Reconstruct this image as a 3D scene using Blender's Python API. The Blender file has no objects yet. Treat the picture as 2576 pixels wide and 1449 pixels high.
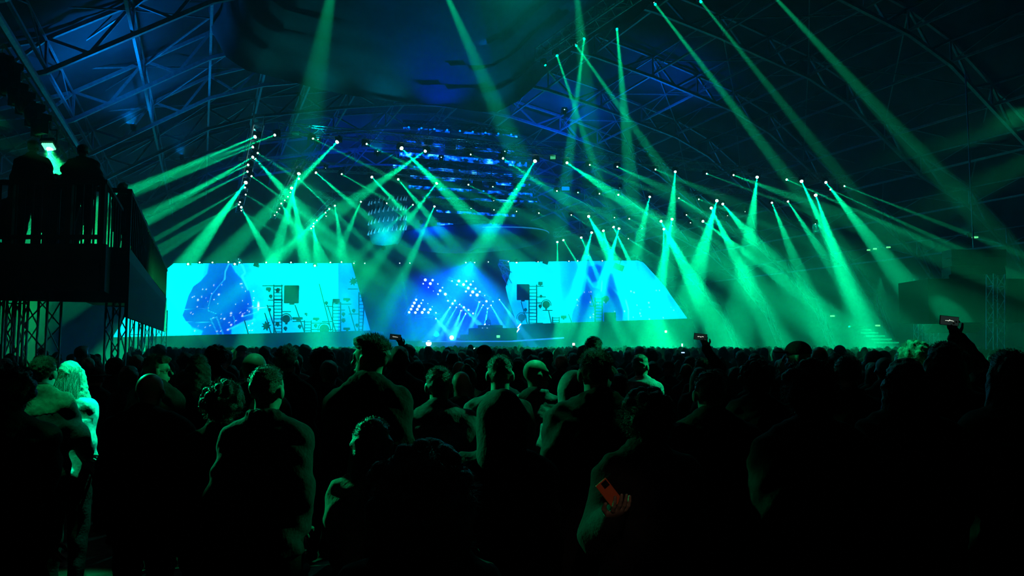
import bpy, math, random
import numpy as np
from mathutils import Vector, Matrix
sc = bpy.context.scene
COL = sc.collection
R_ = math.radians
# ------------------------------------------------------------------ camera, world, exposure
F = 1900.0
EYE = 1.9
CAM = Vector((0, 0, EYE))
PITCH = math.atan((870 - 724.5) / F)
cd = bpy.data.cameras.new('camera'); cam = bpy.data.objects.new('camera', cd); COL.objects.link(cam); sc.camera = cam
cd.sensor_width = 36; cd.lens = 36 * F / 2576; cd.clip_start = .05; cd.clip_end = 400
cam.location = CAM; cam.rotation_euler = (math.pi / 2 + PITCH, 0, 0)
w = bpy.data.worlds.new('night'); sc.world = w; w.use_nodes = True
w.node_tree.nodes['Background'].inputs[0].default_value = (0, 0, 0, 1)
sc.view_settings.view_transform = 'Standard'; sc.view_settings.look = 'None'; sc.view_settings.gamma = 1
sc.view_settings.use_curve_mapping = False; sc.view_settings.exposure = 0
sc.cycles.use_denoising = True
sc.cycles.volume_bounces = 0; sc.cycles.max_bounces = 2; sc.cycles.diffuse_bounces = 0; sc.cycles.glossy_bounces = 1
sc.cycles.light_sampling_threshold = 0.002
sc.cycles.adaptive_threshold = 0.006
sc.cycles.use_light_tree = True
HAZE = 0.0095
BEAM_POWER = 2.4e5
GREEN = (0.0, 1.0, 0.36)

TA = R_(22.3)   # tent axis against the camera's forward direction
def P(px, py, Y):
    """point of the place seen at pixel (px,py) at forward distance Y"""
    x = (px - 1288) / F; z = -(py - 724.5) / F
    c, s = math.cos(PITCH), math.sin(PITCH)
    d = Vector((x, c - s * z, s + c * z)); return CAM + d * (Y / d.y)
def T(u, v, h):
    """tent coordinates: u along the tent, v across it, h above the eye"""
    return Vector((-u * math.sin(TA) + v * math.cos(TA), u * math.cos(TA) + v * math.sin(TA), EYE + h))
def DR(y, h=11.1): return F * h / max(60, 870 - y)

# ------------------------------------------------------------------ materials
MATS = {}
def mat(name, col, rough=.7, metal=0, emit=None, es=1.0, noise=None, bump=None, sample='NONE', spec=.3):
    if name in MATS: return MATS[name]
    m = bpy.data.materials.new(name); m.use_nodes = True; nt = m.node_tree
    b = nt.nodes['Principled BSDF']
    b.inputs['Base Color'].default_value = (*col, 1); b.inputs['Roughness'].default_value = rough
    b.inputs['Metallic'].default_value = metal
    b.inputs['Specular IOR Level'].default_value = spec
    if emit:
        b.inputs['Emission Color'].default_value = (*emit, 1); b.inputs['Emission Strength'].default_value = es
        m.cycles.emission_sampling = sample
    tc = None
    if noise:
        sca, amt = noise
        tc = nt.nodes.new('ShaderNodeTexCoord'); n = nt.nodes.new('ShaderNodeTexNoise'); n.inputs['Scale'].default_value = sca
        n.inputs['Detail'].default_value = 3
        nt.links.new(tc.outputs['Object'], n.inputs['Vector'])
        r = nt.nodes.new('ShaderNodeValToRGB')
        r.color_ramp.elements[0].position = .3; r.color_ramp.elements[1].position = .7
        r.color_ramp.elements[0].color = (*[c * (1 - amt) for c in col], 1); r.color_ramp.elements[1].color = (*[min(1, c * (1 + amt)) for c in col], 1)
        nt.links.new(n.outputs['Fac'], r.inputs['Fac']); nt.links.new(r.outputs['Color'], b.inputs['Base Color'])
    if bump:
        sca, st = bump
        if tc is None: tc = nt.nodes.new('ShaderNodeTexCoord')
        n = nt.nodes.new('ShaderNodeTexNoise'); n.inputs['Scale'].default_value = sca; n.inputs['Detail'].default_value = 4
        nt.links.new(tc.outputs['Object'], n.inputs['Vector'])
        bp = nt.nodes.new('ShaderNodeBump'); bp.inputs['Strength'].default_value = st; bp.inputs['Distance'].default_value = .02
        nt.links.new(n.outputs['Fac'], bp.inputs['Height']); nt.links.new(bp.outputs['Normal'], b.inputs['Normal'])
    MATS[name] = m; return m
M_STEEL = mat('truss_aluminium', (.6, .62, .64), .45, .3, noise=(6, .2))
M_BLACK = mat('black_paint', (.012, .012, .013), .6, noise=(9, .3))
M_DARK = mat('dark_cloth_skirt', (.006, .006, .007), .9, noise=(3, .4), bump=(4, .4))
M_FABRIC = mat('tent_fabric', (.085, .09, .10), .8, noise=(.25, .45), bump=(.6, .6))
M_DRAPE = mat('canopy_fabric', (.30, .31, .32), .75, noise=(.4, .3), bump=(1.5, .4))
M_LENS = mat('lens_green_white', (.1, .1, .1), .2, emit=(.55, 1, .92), es=9)
M_LENSB = mat('lens_blue_white', (.1, .1, .1), .2, emit=(.42, .72, 1), es=9)
M_LENSD = mat('lens_blue', (.1, .1, .1), .2, emit=(.0, .16, 1), es=3)

# ------------------------------------------------------------------ helpers
def tag(o, label=None, cat=None, group=None, kind=None):
    if label: o['label'] = label
    if cat: o['category'] = cat
    if group: o['group'] = group
    if kind: o['kind'] = kind
    return o
def empty(name, loc=(0, 0, 0), rot=(0, 0, 0), label=None, cat=None, group=None):
    o = bpy.data.objects.new(name, None); COL.objects.link(o); o.location = loc; o.rotation_euler = rot
    o.empty_display_size = .1
    return tag(o, label, cat, group)
class MB:
    def __init__(s): s.v = []; s.f = []
    def box(s, c, d, M=None):
        n = len(s.v); c = Vector(c)
        for i in (-.5, .5):
            for j in (-.5, .5):
                for k in (-.5, .5):
                    p = Vector((i * d[0], j * d[1], k * d[2]))
                    if M: p = M @ p
                    s.v.append(tuple(c + p))
        for q in ((0, 1, 3, 2), (4, 6, 7, 5), (0, 4, 5, 1), (2, 3, 7, 6), (0, 2, 6, 4), (1, 5, 7, 3)): s.f.append([n + a for a in q])
        return s
    def bar(s, a, b, r, n=4, r2=None):
        a = Vector(a); b = Vector(b); d = (b - a)
        if d.length < 1e-6: return s
        q = d.to_track_quat('Z', 'Y').to_matrix(); m = len(s.v); r2 = r if r2 is None else r2
        for p, rr in ((a, r), (b, r2)):
            for i in range(n):
                t = 2 * math.pi * (i + .5) / n
                s.v.append(tuple(p + q @ Vector((rr * math.cos(t), rr * math.sin(t), 0))))
        for i in range(n):
            j = (i + 1) % n; s.f.append([m + i, m + j, m + n + j, m + n + i])
        s.f.append([m + i for i in range(n)][::-1]); s.f.append([m + n + i for i in range(n)])
        return s
    def tube(s, pts, r, n=6):
        for a, b in zip(pts[:-1], pts[1:]): s.bar(a, b, r, n)
        return s
    def lathe(s, prof, c=(0, 0, 0), M=None, n=16):
        """prof: (radius, height) pairs about the z axis"""
        m = len(s.v); c = Vector(c)
        for r, z in prof:
            for i in range(n):
                t = 2 * math.pi * i / n; p = Vector((r * math.cos(t), r * math.sin(t), z))
                if M: p = M @ p
                s.v.append(tuple(c + p))
        for k in range(len(prof) - 1):
            for i in range(n):
                j = (i + 1) % n
                s.f.append([m + k * n + i, m + k * n + j, m + (k + 1) * n + j, m + (k + 1) * n + i])
        s.f.append([m + i for i in range(n)][::-1]); s.f.append([m + (len(prof) - 1) * n + i for i in range(n)])
        return s
    def prism(s, pts, off):
        """polygon given as 3-D points, thickened by the vector off"""
        n = len(pts); m = len(s.v); off = Vector(off)
        for p in pts: s.v.append(tuple(p))
        for p in pts: s.v.append(tuple(Vector(p) + off))
        s.f.append([m + i for i in range(n)]); s.f.append([m + n + i for i in range(n)][::-1])
        for i in range(n):
            j = (i + 1) % n; s.f.append([m + i, m + n + i, m + n + j, m + j])
        return s
    def mesh(s, name, m=None, smooth=False):
        me = bpy.data.meshes.new(name); me.from_pydata(s.v, [], s.f); me.update()
        if m: me.materials.append(m)
        if smooth: me.polygons.foreach_set('use_smooth', [True] * len(me.polygons))
        return me
    def build(s, name, m=None, parent=None, smooth=False):
        return mob(name, s.mesh(name, m, smooth), parent)
def mob(name, me, parent=None, loc=None, rot=None):
    o = bpy.data.objects.new(name, me); COL.objects.link(o)
    if parent is not None: o.parent = parent
    if loc is not None: o.location = loc
    if rot is not None: o.rotation_euler = rot
    return o
def npmesh(name, V, Q, m=None, smooth=True):
    me = bpy.data.meshes.new(name)
    me.vertices.add(len(V)); me.vertices.foreach_set('co', np.ascontiguousarray(V, np.float32).ravel())
    k = Q.shape[1]
    me.loops.add(Q.size); me.loops.foreach_set('vertex_index', np.ascontiguousarray(Q, np.int32).ravel())
    me.polygons.add(len(Q)); me.polygons.foreach_set('loop_start', np.arange(0, Q.size, k, dtype=np.int32))
    me.polygons.foreach_set('use_smooth', np.full(len(Q), smooth))
    me.update(calc_edges=True); me.validate()
    if m: me.materials.append(m)
    return me
def lamp(kind, loc, target, energy, color, parent=None, size=None, blend=.6, rad=.05, name='light_source'):
    L = bpy.data.lights.new(name, kind); o = bpy.data.objects.new(name, L); COL.objects.link(o)
    L.energy = energy; L.color = color
    if kind == 'SPOT':
        L.spot_size = R_(size); L.spot_blend = blend; L.shadow_soft_size = rad
    elif kind == 'POINT': L.shadow_soft_size = rad
    elif kind == 'AREA': L.shape = 'RECTANGLE'; L.size = size[0]; L.size_y = size[1]
    L.use_soft_falloff = False if kind != 'AREA' else True
    o.location = loc
    if target is not None: o.rotation_euler = (Vector(target) - Vector(loc)).to_track_quat('-Z', 'Y').to_euler()
    if parent is not None:
        o.parent = parent; o.matrix_parent_inverse = Matrix.LocRotScale(parent.location, parent.rotation_euler, parent.scale).inverted()
    return o
def truss(A, B, s, label, group, name='lighting_truss', r=.03, step=None, cat='truss', flat=False, up=None):
    """straight lattice truss from A to B, s wide; chords are the object, bracing its part"""
    A = Vector(A); B = Vector(B); d = (B - A); L = d.length; d.normalize()
    up = Vector(up) if up else (Vector((0, 0, 1)) if abs(d.z) < .9 else Vector((0, 1, 0)))
    side = d.cross(up).normalized(); up = side.cross(d).normalized()
    cs = [side * (s * i / 2) + up * (s * j / 2) for i, j in ((-1, -1), (1, -1), (1, 1), (-1, 1))]
    if flat: cs = [up * (-s / 2), up * (s / 2)]
    rt = empty(name, A, (0, 0, 0), label, cat, group)
    nn = max(1, int(round(L / (step or s * 1.1)))); 
    for c in cs:
        m = MB(); m.bar(c, c + d * L, r); m.build('chord', M_STEEL, rt)
    m = MB()
    prs = [(0, 1)] if flat else [(0, 1), (1, 2), (2, 3), (3, 0)]
    for k in range(nn):
        t0, t1 = L * k / nn, L * (k + 1) / nn
        for a, b in prs:
            if k % 2: a, b = b, a
            m.bar(cs[a] + d * t0, cs[b] + d * t1, r * .55, 4)
            if flat or k % 3 == 0: m.bar(cs[a] + d * t0, cs[b] + d * t0, r * .5, 4)
    m.build('bracing', M_STEEL, rt)
    return rt

# ------------------------------------------------------------------ the tent
RV = 21.0
PD = [0, 5, 10, 17.5, 21, 28, 33, 38, 42, 44]
PH = [22.6, 22.2, 21.3, 19.6, 18.2, 13.6, 11.6, 8.0, 3.5, -1.9]
def roof(d): return float(np.interp(abs(d), PD, PH))
US = [15.5, 23.5, 31.5, 39.5, 47.5, 55.5, 63.5, 71.5, 79.5, 87.5, 95.5]
# fabric of the roof, sagging a little between the rafters
def ceiling():
    vs = np.linspace(-44, 44, 89); us = np.linspace(6, 96, 91); V = []; Q = []
    for d in vs:
        for u in us:
            sag = .35 * math.sin(math.pi * ((u - 15.5) / 8 % 1)) + .1 * math.sin(u * 2.3 + d * 1.7)
            h = roof(d) + .9 - sag
            V.append(tuple(T(u, RV + d, h)))
    n = len(us)
    for i in range(len(vs) - 1):
        for j in range(n - 1): Q.append((i * n + j, i * n + j + 1, (i + 1) * n + j + 1, (i + 1) * n + j))
    o = mob('ceiling', npmesh('ceiling', np.array(V), np.array(Q), M_FABRIC)); o['kind'] = 'structure'
    so = o.modifiers.new('thickness', 'SOLIDIFY'); so.thickness = .05; so.offset = 1
ceiling()
m_floor = mat('trampled_ground', (.10, .10, .09), .9, noise=(5, .5), bump=(14, .8))
fl = MB(); a = [T(-12, RV - 46, -EYE), T(-12, RV + 46, -EYE), T(98, RV + 46, -EYE), T(98, RV - 46, -EYE)]
fl.prism(a, (0, 0, -.2)); tag(fl.build('floor', m_floor), kind='structure')
m_back = mat('black_backdrop', (.03, .034, .038), .9, noise=(.6, .3), bump=(1, .4))
b = MB(); b.prism([T(96, RV - 44, -EYE), T(96, RV + 44, -EYE)] + [T(96, RV + d, roof(d) + 1) for d in (40, 33, 28, 21, 10, 0, -10, -21, -28, -33, -40)], T(1, 0, 0) - T(0, 0, 0))
tag(b.build('wall_back', m_back), kind='structure')
def rafter(u, k):
    rt = empty('roof_truss', T(u, RV, 0), (0, 0, 0), None, 'truss', 'arched roof trusses of the tent')
    o0 = T(u, RV, 0)
    ds = [-44, -41, -37, -33, -28, -24.5, -21, -17.5, -14, -10, -5, 0, 5, 10, 14, 17.5, 21, 24.5, 28, 33, 37, 41, 44]
    up = [T(u, RV + d, roof(d) + .55) - o0 for d in ds]; lo = [T(u, RV + d, roof(d) - 1.05) - o0 for d in ds]
    mid = [T(u, RV + (d + e) / 2, (roof(d) + roof(e)) / 2 - 1.05) - o0 for d, e in zip(ds[:-1], ds[1:])]
    m = MB(); m.tube(up, .13, 4); m.build('chord', M_STEEL, rt)
    m = MB(); m.tube(lo, .15, 4); m.build('chord', M_STEEL, rt)
    m = MB()
    for i in range(len(ds) - 1):
        m.bar(up[i], mid[i], .1, 4); m.bar(mid[i], up[i + 1], .1, 4); m.bar(up[i], lo[i], .08, 4)
    m.build('web_bracing', M_STEEL, rt)
    return rt
ordn = ['nearest', 'second', 'third', 'fourth', 'fifth', 'sixth', 'seventh', 'eighth', 'ninth', 'tenth']
RAFT = {}
for k, u in enumerate(US[1:-1]):
    RAFT[u] = tag(rafter(u, k), 'arched grey roof truss spanning the tent, %s one counted from the audience end' % ordn[k])
PUR = [-33, -28, -24.5, -21, -17.5, -14, -10, -5, 0, 5, 10, 14, 17.5, 21, 24.5, 28, 33, 37]
names = []
for k, d in enumerate(PUR):
    side = 'left' if d < 0 else 'right'
    rt = empty('roof_purlin', T(8, RV + d, roof(d)), (0, 0, 0), 'long steel purlin pair on the %s roof slope, %s from the ridge' % (side, '%s' % (ordn[sorted([abs(x) for x in PUR if (x < 0) == (d < 0)]).index(abs(d))] if d else 'running')), 'purlin', 'purlins along the tent roof')
    if d == 0: rt['label'] = 'steel ridge purlin pair running along the top of the tent roof'
    o0 = T(8, RV + d, roof(d))
    for z in (.45, -.85):
        m = MB(); m.bar(T(8, RV + d, roof(d) + z) - o0, T(95, RV + d, roof(d) + z) - o0, .1 if z < 0 else .06, 4); m.build('tube', M_STEEL, rt)
    m = MB()
    for q in range(1, 11):
        u0 = US[q - 1] if q else 8; u1 = US[q]; um = (u0 + u1) / 2
        for (p, h0), (p2, h1) in ((((u0, -.85)), (um, .45)), ((um, .45), (u1, -.85))):
            m.bar(T(p, RV + d, roof(d) + h0) - o0, T(p2, RV + d, roof(d) + h1) - o0, .035, 4)
    m.build('web_bracing', M_STEEL, rt)
# cross braces under the fabric in the bays
for k, (u0, u1) in enumerate(zip(US[2:8], US[3:9])):
    for sd in (-1, 1):
        rt = RAFT[u0]
        o0 = rt.location; dd = [10, 17.5, 24.5, 33]
        for e0, e1 in zip(dd[:-1], dd[1:]):
            m = MB(); m.bar(T(u0, RV + sd * e0, roof(e0) + .3) - o0, T(u1, RV + sd * e1, roof(e1) + .3) - o0, .05, 4); m.build('cross_brace', M_STEEL, rt)
            m = MB(); m.bar(T(u1, RV + sd * e0, roof(e0) + .2) - o0, T(u0, RV + sd * e1, roof(e1) + .2) - o0, .05, 4); m.build('cross_brace', M_STEEL, rt)
# eave pipe and hanging cables on the left
m = MB(); m.bar(T(12, RV - 28, 11.6), T(70, RV - 28, 11.6), .16, 6)
tag(m.build('eave_beam', M_STEEL), 'thick steel beam along the left roof slope above the platform', 'beam')
m = MB()
for q in range(4): m.bar(T(14, RV - 29 - q * .35, 11.2 - q * .3), T(60, RV - 29 - q * .35, 11.4 - q * .5), .02, 4)
tag(m.build('cable_run', M_BLACK), 'thin cables strung along the left roof beam', 'cable', kind='stuff')

# ------------------------------------------------------------------ giant hanging drape above the audience
def canopy():
    SIL = [(516, -420), (520, -200), (524, 0), (538, 90), (572, 150), (625, 184), (700, 205), (800, 229), (900, 251), (980, 265), (1060, 272), (1140, 273), (1210, 270), (1262, 262), (1300, 244), (1335, 212), (1372, 176), (1412, 140), (1460, 100), (1520, 72), (1590, 46), (1650, -10), (1720, -120), (1800, -420)]
    pts = []
    for (x0, y0), (x1, y1) in zip(SIL[:-1], SIL[1:]):
        for t in np.linspace(0, 1, 8, endpoint=False): pts.append((x0 + (x1 - x0) * t, y0 + (y1 - y0) * t))
    pts.append(SIL[-1]); n = len(pts)
    cx, cy = 1100, -520; rs = np.linspace(.12, 1, 60); V = []; Q = []
    for i, (x, y) in enumerate(pts):
        for r in rs:
            D = 25 + 15 * r ** 1.6
            p = P(cx + (x - cx) * r, cy + (y - cy) * r, D)
            q = max(0, (r - .55) / .45)
            wob = .42 * math.sin(r * 88 + 2.2 * math.sin(i * .035) + .5 * math.sin(i * .11)) * min(1, q * 1.6) * (.8 + .3 * math.sin(i * .05 + r * 9))
            p = p + Vector((0, -1, .35)) * wob + Vector((0, 0, .03 * math.sin(i * .3)))
            V.append(tuple(p))
    m = len(rs)
    for i in range(n - 1):
        for j in range(m - 1): Q.append((i * m + j, (i + 1) * m + j, (i + 1) * m + j + 1, i * m + j + 1))
    base = len(V)
    for i in range(n):                           # the skin over the top, closing the volume
        for j, r in enumerate(rs):
            p = Vector(V[i * m + j]); V.append(tuple(p + Vector((0, 1.2 * (1 - r), .12 + 3.2 * (1 - r) ** .5))))
    for i in range(n - 1):
        for j in range(m - 1): Q.append((base + i * m + j, base + i * m + j + 1, base + (i + 1) * m + j + 1, base + (i + 1) * m + j))
    o = mob('hanging_canopy', npmesh('hanging_canopy', np.array(V), np.array(Q), M_DRAPE))
    tag(o, 'giant dark ribbed fabric canopy hanging under the roof above the audience', 'canopy')
canopy()
# ------------------------------------------------------------------ moving lights
def head_meshes():
    b = MB(); b.box((0, 0, .16), (.34, .26, .12)); b.box((0, 0, .25), (.05, .05, .08)); base = b.mesh('base', M_BLACK)
    y = MB(); y.box((-.2, 0, -.02), (.04, .12, .3)); y.box((.2, 0, -.02), (.04, .12, .3)); y.box((0, 0, .11), (.44, .12, .04)); yoke = y.mesh('yoke', M_BLACK)
    h = MB(); h.lathe([(.06, .2), (.13, .17), (.15, .02), (.14, -.12), (.12, -.15)], n=14); hd = h.mesh('lamp_head', M_BLACK, True)
    l = MB(); l.lathe([(.1, 0), (.092, -.04), (.06, -.075), (.02, -.09)], n=12); lens = l.mesh('lens', M_LENS, True)
    lb = l.mesh('lens', M_LENSB, True)
    return base, yoke, hd, lens, lb
HM = head_meshes()
def moving_head(pos, aim, label, group, I=1, w=6, col=None, blue=False, lens_s=None, light=True, scale=1.0, cat='stage light'):
    pos = Vector(pos); aim = Vector(aim); d = (aim - pos).normalized()
    rt = empty('moving_head_light', pos, (0, 0, 0), label, cat, group)
    a = mob('base', HM[0], rt); a.scale = (scale,) * 3
    yaw = math.atan2(d.x, d.y)
    a.rotation_euler = (0, 0, -yaw)
    yk = mob('yoke', HM[1], rt, rot=(0, 0, -yaw)); yk.scale = (scale,) * 3
    q = d.to_track_quat('-Z', 'Y').to_euler()
    hd = mob('lamp_head', HM[2], rt, rot=q); hd.scale = (scale,) * 3
    ls = lens_s if lens_s else min(1.15, .34 + .38 * I)
    ln = mob('lens', HM[4] if blue else HM[3], hd, loc=(0, 0, -.15)); ln.scale = (ls,) * 3
    if light:
        lamp('SPOT', pos + d * .3 * scale, aim, BEAM_POWER * I * (6.5 / w) ** (.85 if w > 4 else .62) if w < 20 else BEAM_POWER * I * .15, col or GREEN, rt, w, .75, .04)
    return rt
BE = """#L
647,342,330,478,5,1
696,338,430,440,4,.6
641,368,330,490,4,.6
640,393,380,545,6,.8
628,413,400,520,4,.6
626,430,400,545,4,.5
620,457,500,620,8,1.8
619,470,420,585,3,.5
606,507,440,600,3,.5
603,513,440,615,4,.5
647,384,740,445,2,.3
639,396,760,530,6,.9
631,442,760,535,2.5,.4
617,489,700,540,2,.35
606,520,680,650,6,.9
606,529,700,590,2,.25
#M
753,433,690,650,9,1.9
749,447,930,620,4,1
733,470,765,640,9,1.8
729,483,800,535,2,.2
722,494,860,560,2.5,.3
715,503,790,560,3,.4
707,511,735,560,8,.8
702,524,760,565,2,.25
695,533,780,590,3,.4
690,541,740,570,2.5,.4
830,524,740,610,9,.9
821,533,700,650,5,.8
819,543,900,590,1.5,.2
799,553,700,640,5,.7
791,561,690,645,5,.6
788,568,800,660,9,1.3
782,573,830,680,8,1
#A
784,347,1000,455,2.5,.4
852,353,560,650,9,1.7
920,361,1060,430,2.5,.45
1007,370,1230,590,8,1.9
1073,378,880,510,7,1.3
1182,388,1290,430,1.5,.2
1262,396,1500,560,6,.8
1348,402,1200,640,9,1.9
1424,408,1650,560,7,1.2
1482,414,1640,480,2,.25
1552,419,1650,465,3,.3
1648,426,1740,465,2,.25
1699,429,1680,640,9,1.2
1775,436,2050,540,2,.35
1844,440,1965,485,2.5,.5
1905,443,1880,640,9,1.6
1975,450,2400,640,3,.9
2015,453,2200,850,8,2.0
2051,488,2130,720,9,2.4
2076,457,2250,680,7,1.4
2085,475,2576,700,2.5,.8
2121,467,2440,590,2,.5
#B
792,432,1000,610,6,1
858,437,950,490,2.5,.45
933,443,1090,610,7,1.3
1000,449,1100,570,6,.9
1101,458,930,680,8,1.4
1177,464,1245,500,2.5,.4
1238,469,1330,505,1.5,.15
1302,472,1240,560,5,.8
1400,480,1500,530,3,.45
1453,484,1560,525,1.5,.15
1507,487,1620,530,2,.25
1554,489,1640,545,4,.8
1635,493,1600,640,9,1.2
1707,498,1800,555,3,.45
1757,501,1870,545,2,.35
1804,503,1765,640,10,2.8
1788,521,1950,850,9,2.6
1817,512,1960,680,8,1.5
1941,508,2050,780,7,1.1
1981,505,2150,760,6,1.1
#C
842,515,865,660,9,.9
909,505,850,640,9,.8
971,510,1080,600,4,.5
1040,514,980,570,4,.6
1094,517,1030,660,7,1.2
1184,523,1230,555,3,.45
1241,527,1330,580,1.5,.15
1298,531,1380,580,1.5,.15
1354,535,1440,590,3,.45
1436,540,1500,580,2.5,.35
1480,543,1590,740,9,3.6
1545,547,1640,600,2,.25
1582,550,1700,620,2.5,.7
1662,555,1790,800,9,4.6
1691,549,1665,690,9,3.2
1726,540,1770,580,3,.4
1736,560,1790,585,1.5,.2
1766,555,2100,800,7,2.4
#D
1402,606,1405,820,7,1.3
1416,602,1500,740,6,1.0
1461,595,1540,780,8,1.4
1489,583,1460,690,10,2.0
1517,578,1560,720,8,1.6
1542,568,1640,780,8,2.2
1558,572,1500,770,12,2.6
1580,600,1610,620,2,.25
1670,574,1668,700,6,1.3
#E
1367,157,1480,330,1.5,.3
1398,130,1500,430,6,1.1
1443,105,1700,470,6,1
1471,88,1440,330,7,1.2
1551,62,1575,330,8,1.3
1640,0,2000,470,5,1.1
1755,-6,2080,400,5,.55
1900,-60,2400,480,6,.55
#F
860,-160,775,300,13,1.0
1080,-110,1262,300,9,1.6
1440,-120,1500,470,11,.8
#S
890,659,900,760,4,.5
918,659,905,760,4,.5
1005,659,1020,740,5,.55
1033,659,970,750,5,.5
1171,659,1192,690,3,.5
1195,659,1178,690,3,.5
1227,658,1255,678,3,.35
1300,657,1272,850,7,1.7
1352,656,1400,740,5,.6
"""
ROW = {'L': 'left side truss', 'M': 'short left trusses', 'A': 'front truss', 'B': 'second truss', 'C': 'third truss',
       'D': 'far right truss', 'E': 'high canopy truss', 'F': 'roof above canopy', 'S': 'stage centre truss'}
GRP = {k: 'beam lights on the ' + v for k, v in ROW.items()}
ORD = ['first', 'second', 'third', 'fourth', 'fifth', 'sixth', 'seventh', 'eighth', 'ninth', 'tenth', 'eleventh', 'twelfth', 'thirteenth', 'fourteenth', 'fifteenth', 'sixteenth', 'seventeenth', 'eighteenth', 'nineteenth', 'twentieth', 'twenty-first', 'twenty-second']
rows = {}; cur = None
for l in BE.strip().split('\n'):
    if l[0] == '#': cur = l[1]; rows[cur] = []
    else: rows[cur].append(tuple(map(float, l.split(','))))
for key, bs in rows.items():
    vert = key in 'LM'
    srt = sorted(bs, key=(lambda b: b[1]) if vert else (lambda b: b[0]))
    for b in bs:
        x, y, ex, ey, wd, I = b
        D = DR(y)
        if key == 'E': D = DR(y) if y > 20 else 24.5
        if key == 'F': D = 23.0
        if key == 'S': D = 76 + (x - 890) * .012
        s = P(x, y, D)
        ln = math.hypot(ex - x, ey - y)
        toward = {'L': .85, 'M': .9, 'A': .86, 'B': .88, 'C': .9, 'D': .92, 'E': 1.15, 'F': 1.3, 'S': .97}[key]
        if ex - x > 90 and x > 1350 and key in 'ABC': toward = .78
        e = P(ex, ey, D * toward)
        far = 'right' if ex > x + 20 else ('left' if ex < x - 20 else 'straight down')
        th = 'wide' if wd > 5.5 else 'thin'
        k = srt.index(b)
        lab = 'green %s beam light aimed %s, %s from %s on the %s' % (th, far, ORD[k], 'top' if vert else 'left', ROW[key])
        # apparent width is set by the length the beam shows against its real one
        moving_head(s, e, lab, GRP[key], I * {'L': 1.5, 'F': .55, 'D': 1.8}.get(key, 1), wd * .8, scale=.6 if key in 'EF' else 1, lens_s=.45 if key in 'EF' else None)
# trusses the lights hang from (their tops 0.3 m above the lights)
up = Vector((0, 0, .42))
for key, lab in (('A', 'front lighting truss crossing the tent above the stage'), ('B', 'second lighting truss crossing the tent'), ('C', 'third lighting truss nearest the screens')):
    y = {'A': (700, 341, 2140, 468), 'B': (600, 424, 2140, 512), 'C': (780, 500, 1830, 560)}[key]
    truss(P(y[0], y[1], DR(y[1])) + up, P(y[2], y[3], DR(y[3])) + up, .5, lab, 'lighting trusses over the stage')
truss(P(652, 322, DR(322)) + up, P(600, 540, DR(540)) + up, .5, 'left side lighting truss running towards the stage', 'lighting trusses over the stage')
truss(P(757, 425, DR(425)) + up, P(685, 556, DR(556)) + up, .45, 'short lighting truss right of the left side truss', 'lighting trusses over the stage')
truss(P(836, 520, DR(520)) + up, P(770, 585, DR(585)) + up, .45, 'small lighting truss above the left screen end', 'lighting trusses over the stage')
truss(P(1360, 165, DR(165)) + up, P(1700, -60, 21.5) + up, .5, 'high lighting truss under the right edge of the canopy', 'lighting trusses over the stage')
truss(P(1395, 600, DR(600)) + up, P(1700, 570, DR(570)) + up, .45, 'far lighting truss above the right screen', 'lighting trusses over the stage')
# small dark lights hanging with no visible beam
for k, (x, y) in enumerate([(1614, 571), (1690, 564), (1873, 528), (1829, 538), (1241, 500), (1298, 470)]):
    s = P(x, y, DR(y)); moving_head(s, s + Vector((.2, -.1, -1)), 'small unlit looking stage light with a pin of green, %s of the six' % ORD[k], 'dim lights on the rig', .1, light=False, lens_s=.3)

# ------------------------------------------------------------------ wash lamps added for stage and haze glow
def wash(pos, aim, energy, color, size, label, rad=.3, blend=1.0, lens=False, scale=.8):  # added lamp with a fixture body built around it
    rt = moving_head(pos, aim, label, None, 1, light=False, scale=scale, lens_s=.3, cat='added wash light', blue=color[2] > .6)
    lamp('SPOT', Vector(pos) + (Vector(aim) - Vector(pos)).normalized() * .5, aim, energy, color, rt, size, blend, rad)
    return rt
TEAL = (0, .7, .6)
wash(P(820, 420, 62), P(700, 800, 55), 1.5e3, TEAL, 75, 'added round wash light behind the left fan of beams')
wash(P(1560, 470, 60), P(1500, 850, 52), 1.6e3, TEAL, 75, 'added round wash light behind the second truss on the right side')
wash(P(2050, 560, 46), P(2150, 870, 40), 2.2e3, (0, .85, .36), 70, 'added round wash light low at the right end of the rig')
wash(P(1185, 655, 76), P(1150, 800, 76), 1.3e5, (0, .02, 1), 150, 'added blue wash light over the middle of the stage')
wash(P(1090, 850, 75), P(1130, 800, 76.5), 6e4, (0, .02, 1), 60, 'added blue floor wash at the left of the stage centre')
wash(P(1250, 845, 77), P(1200, 780, 77.5), 4e4, (0, .03, 1), 60, 'added blue floor wash behind the dj desk')
wash(P(1480, 640, 76), P(1480, 860, 66), 4e3, (0, .30, .8), 90, 'added blue wash light over the right screen')
wash(P(600, 650, 70), P(600, 880, 60), 2e3, (0, .5, .5), 80, 'added teal wash light over the left screen')
wash(P(1300, -90, 26), P(1300, 900, 17), 1.4e3, (0, .7, .55), 100, 'added dim wash light over the middle of the crowd')
# lamps added to light the tent fabric blue, left and right of the canopy
wash(T(42, -3.5, 11), T(43, -5.5, 17), 1.7e3, (0, .22, 1), 140, 'added blue uplight on the left roof slope')
wash(T(52, -1.5, 12), T(52, -2.5, 18), .8e3, (0, .22, .9), 135, 'second added blue uplight on the left roof slope')
wash(T(60, 29, 14.8), T(61, 30, 20), 4.0e3, (0, .06, 1), 110, 'added blue uplight on the right roof slope behind the front truss')
wash(T(50, 32, 15), T(50, 33, 20), 1.4e3, (0, .1, 1), 110, 'added blue uplight on the right roof slope near the ridge')
wash(T(33, 45, 7), T(36, 46, 14), .12e3, (0, .8, .5), 150, 'added faint green uplight on the right eave')
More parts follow.
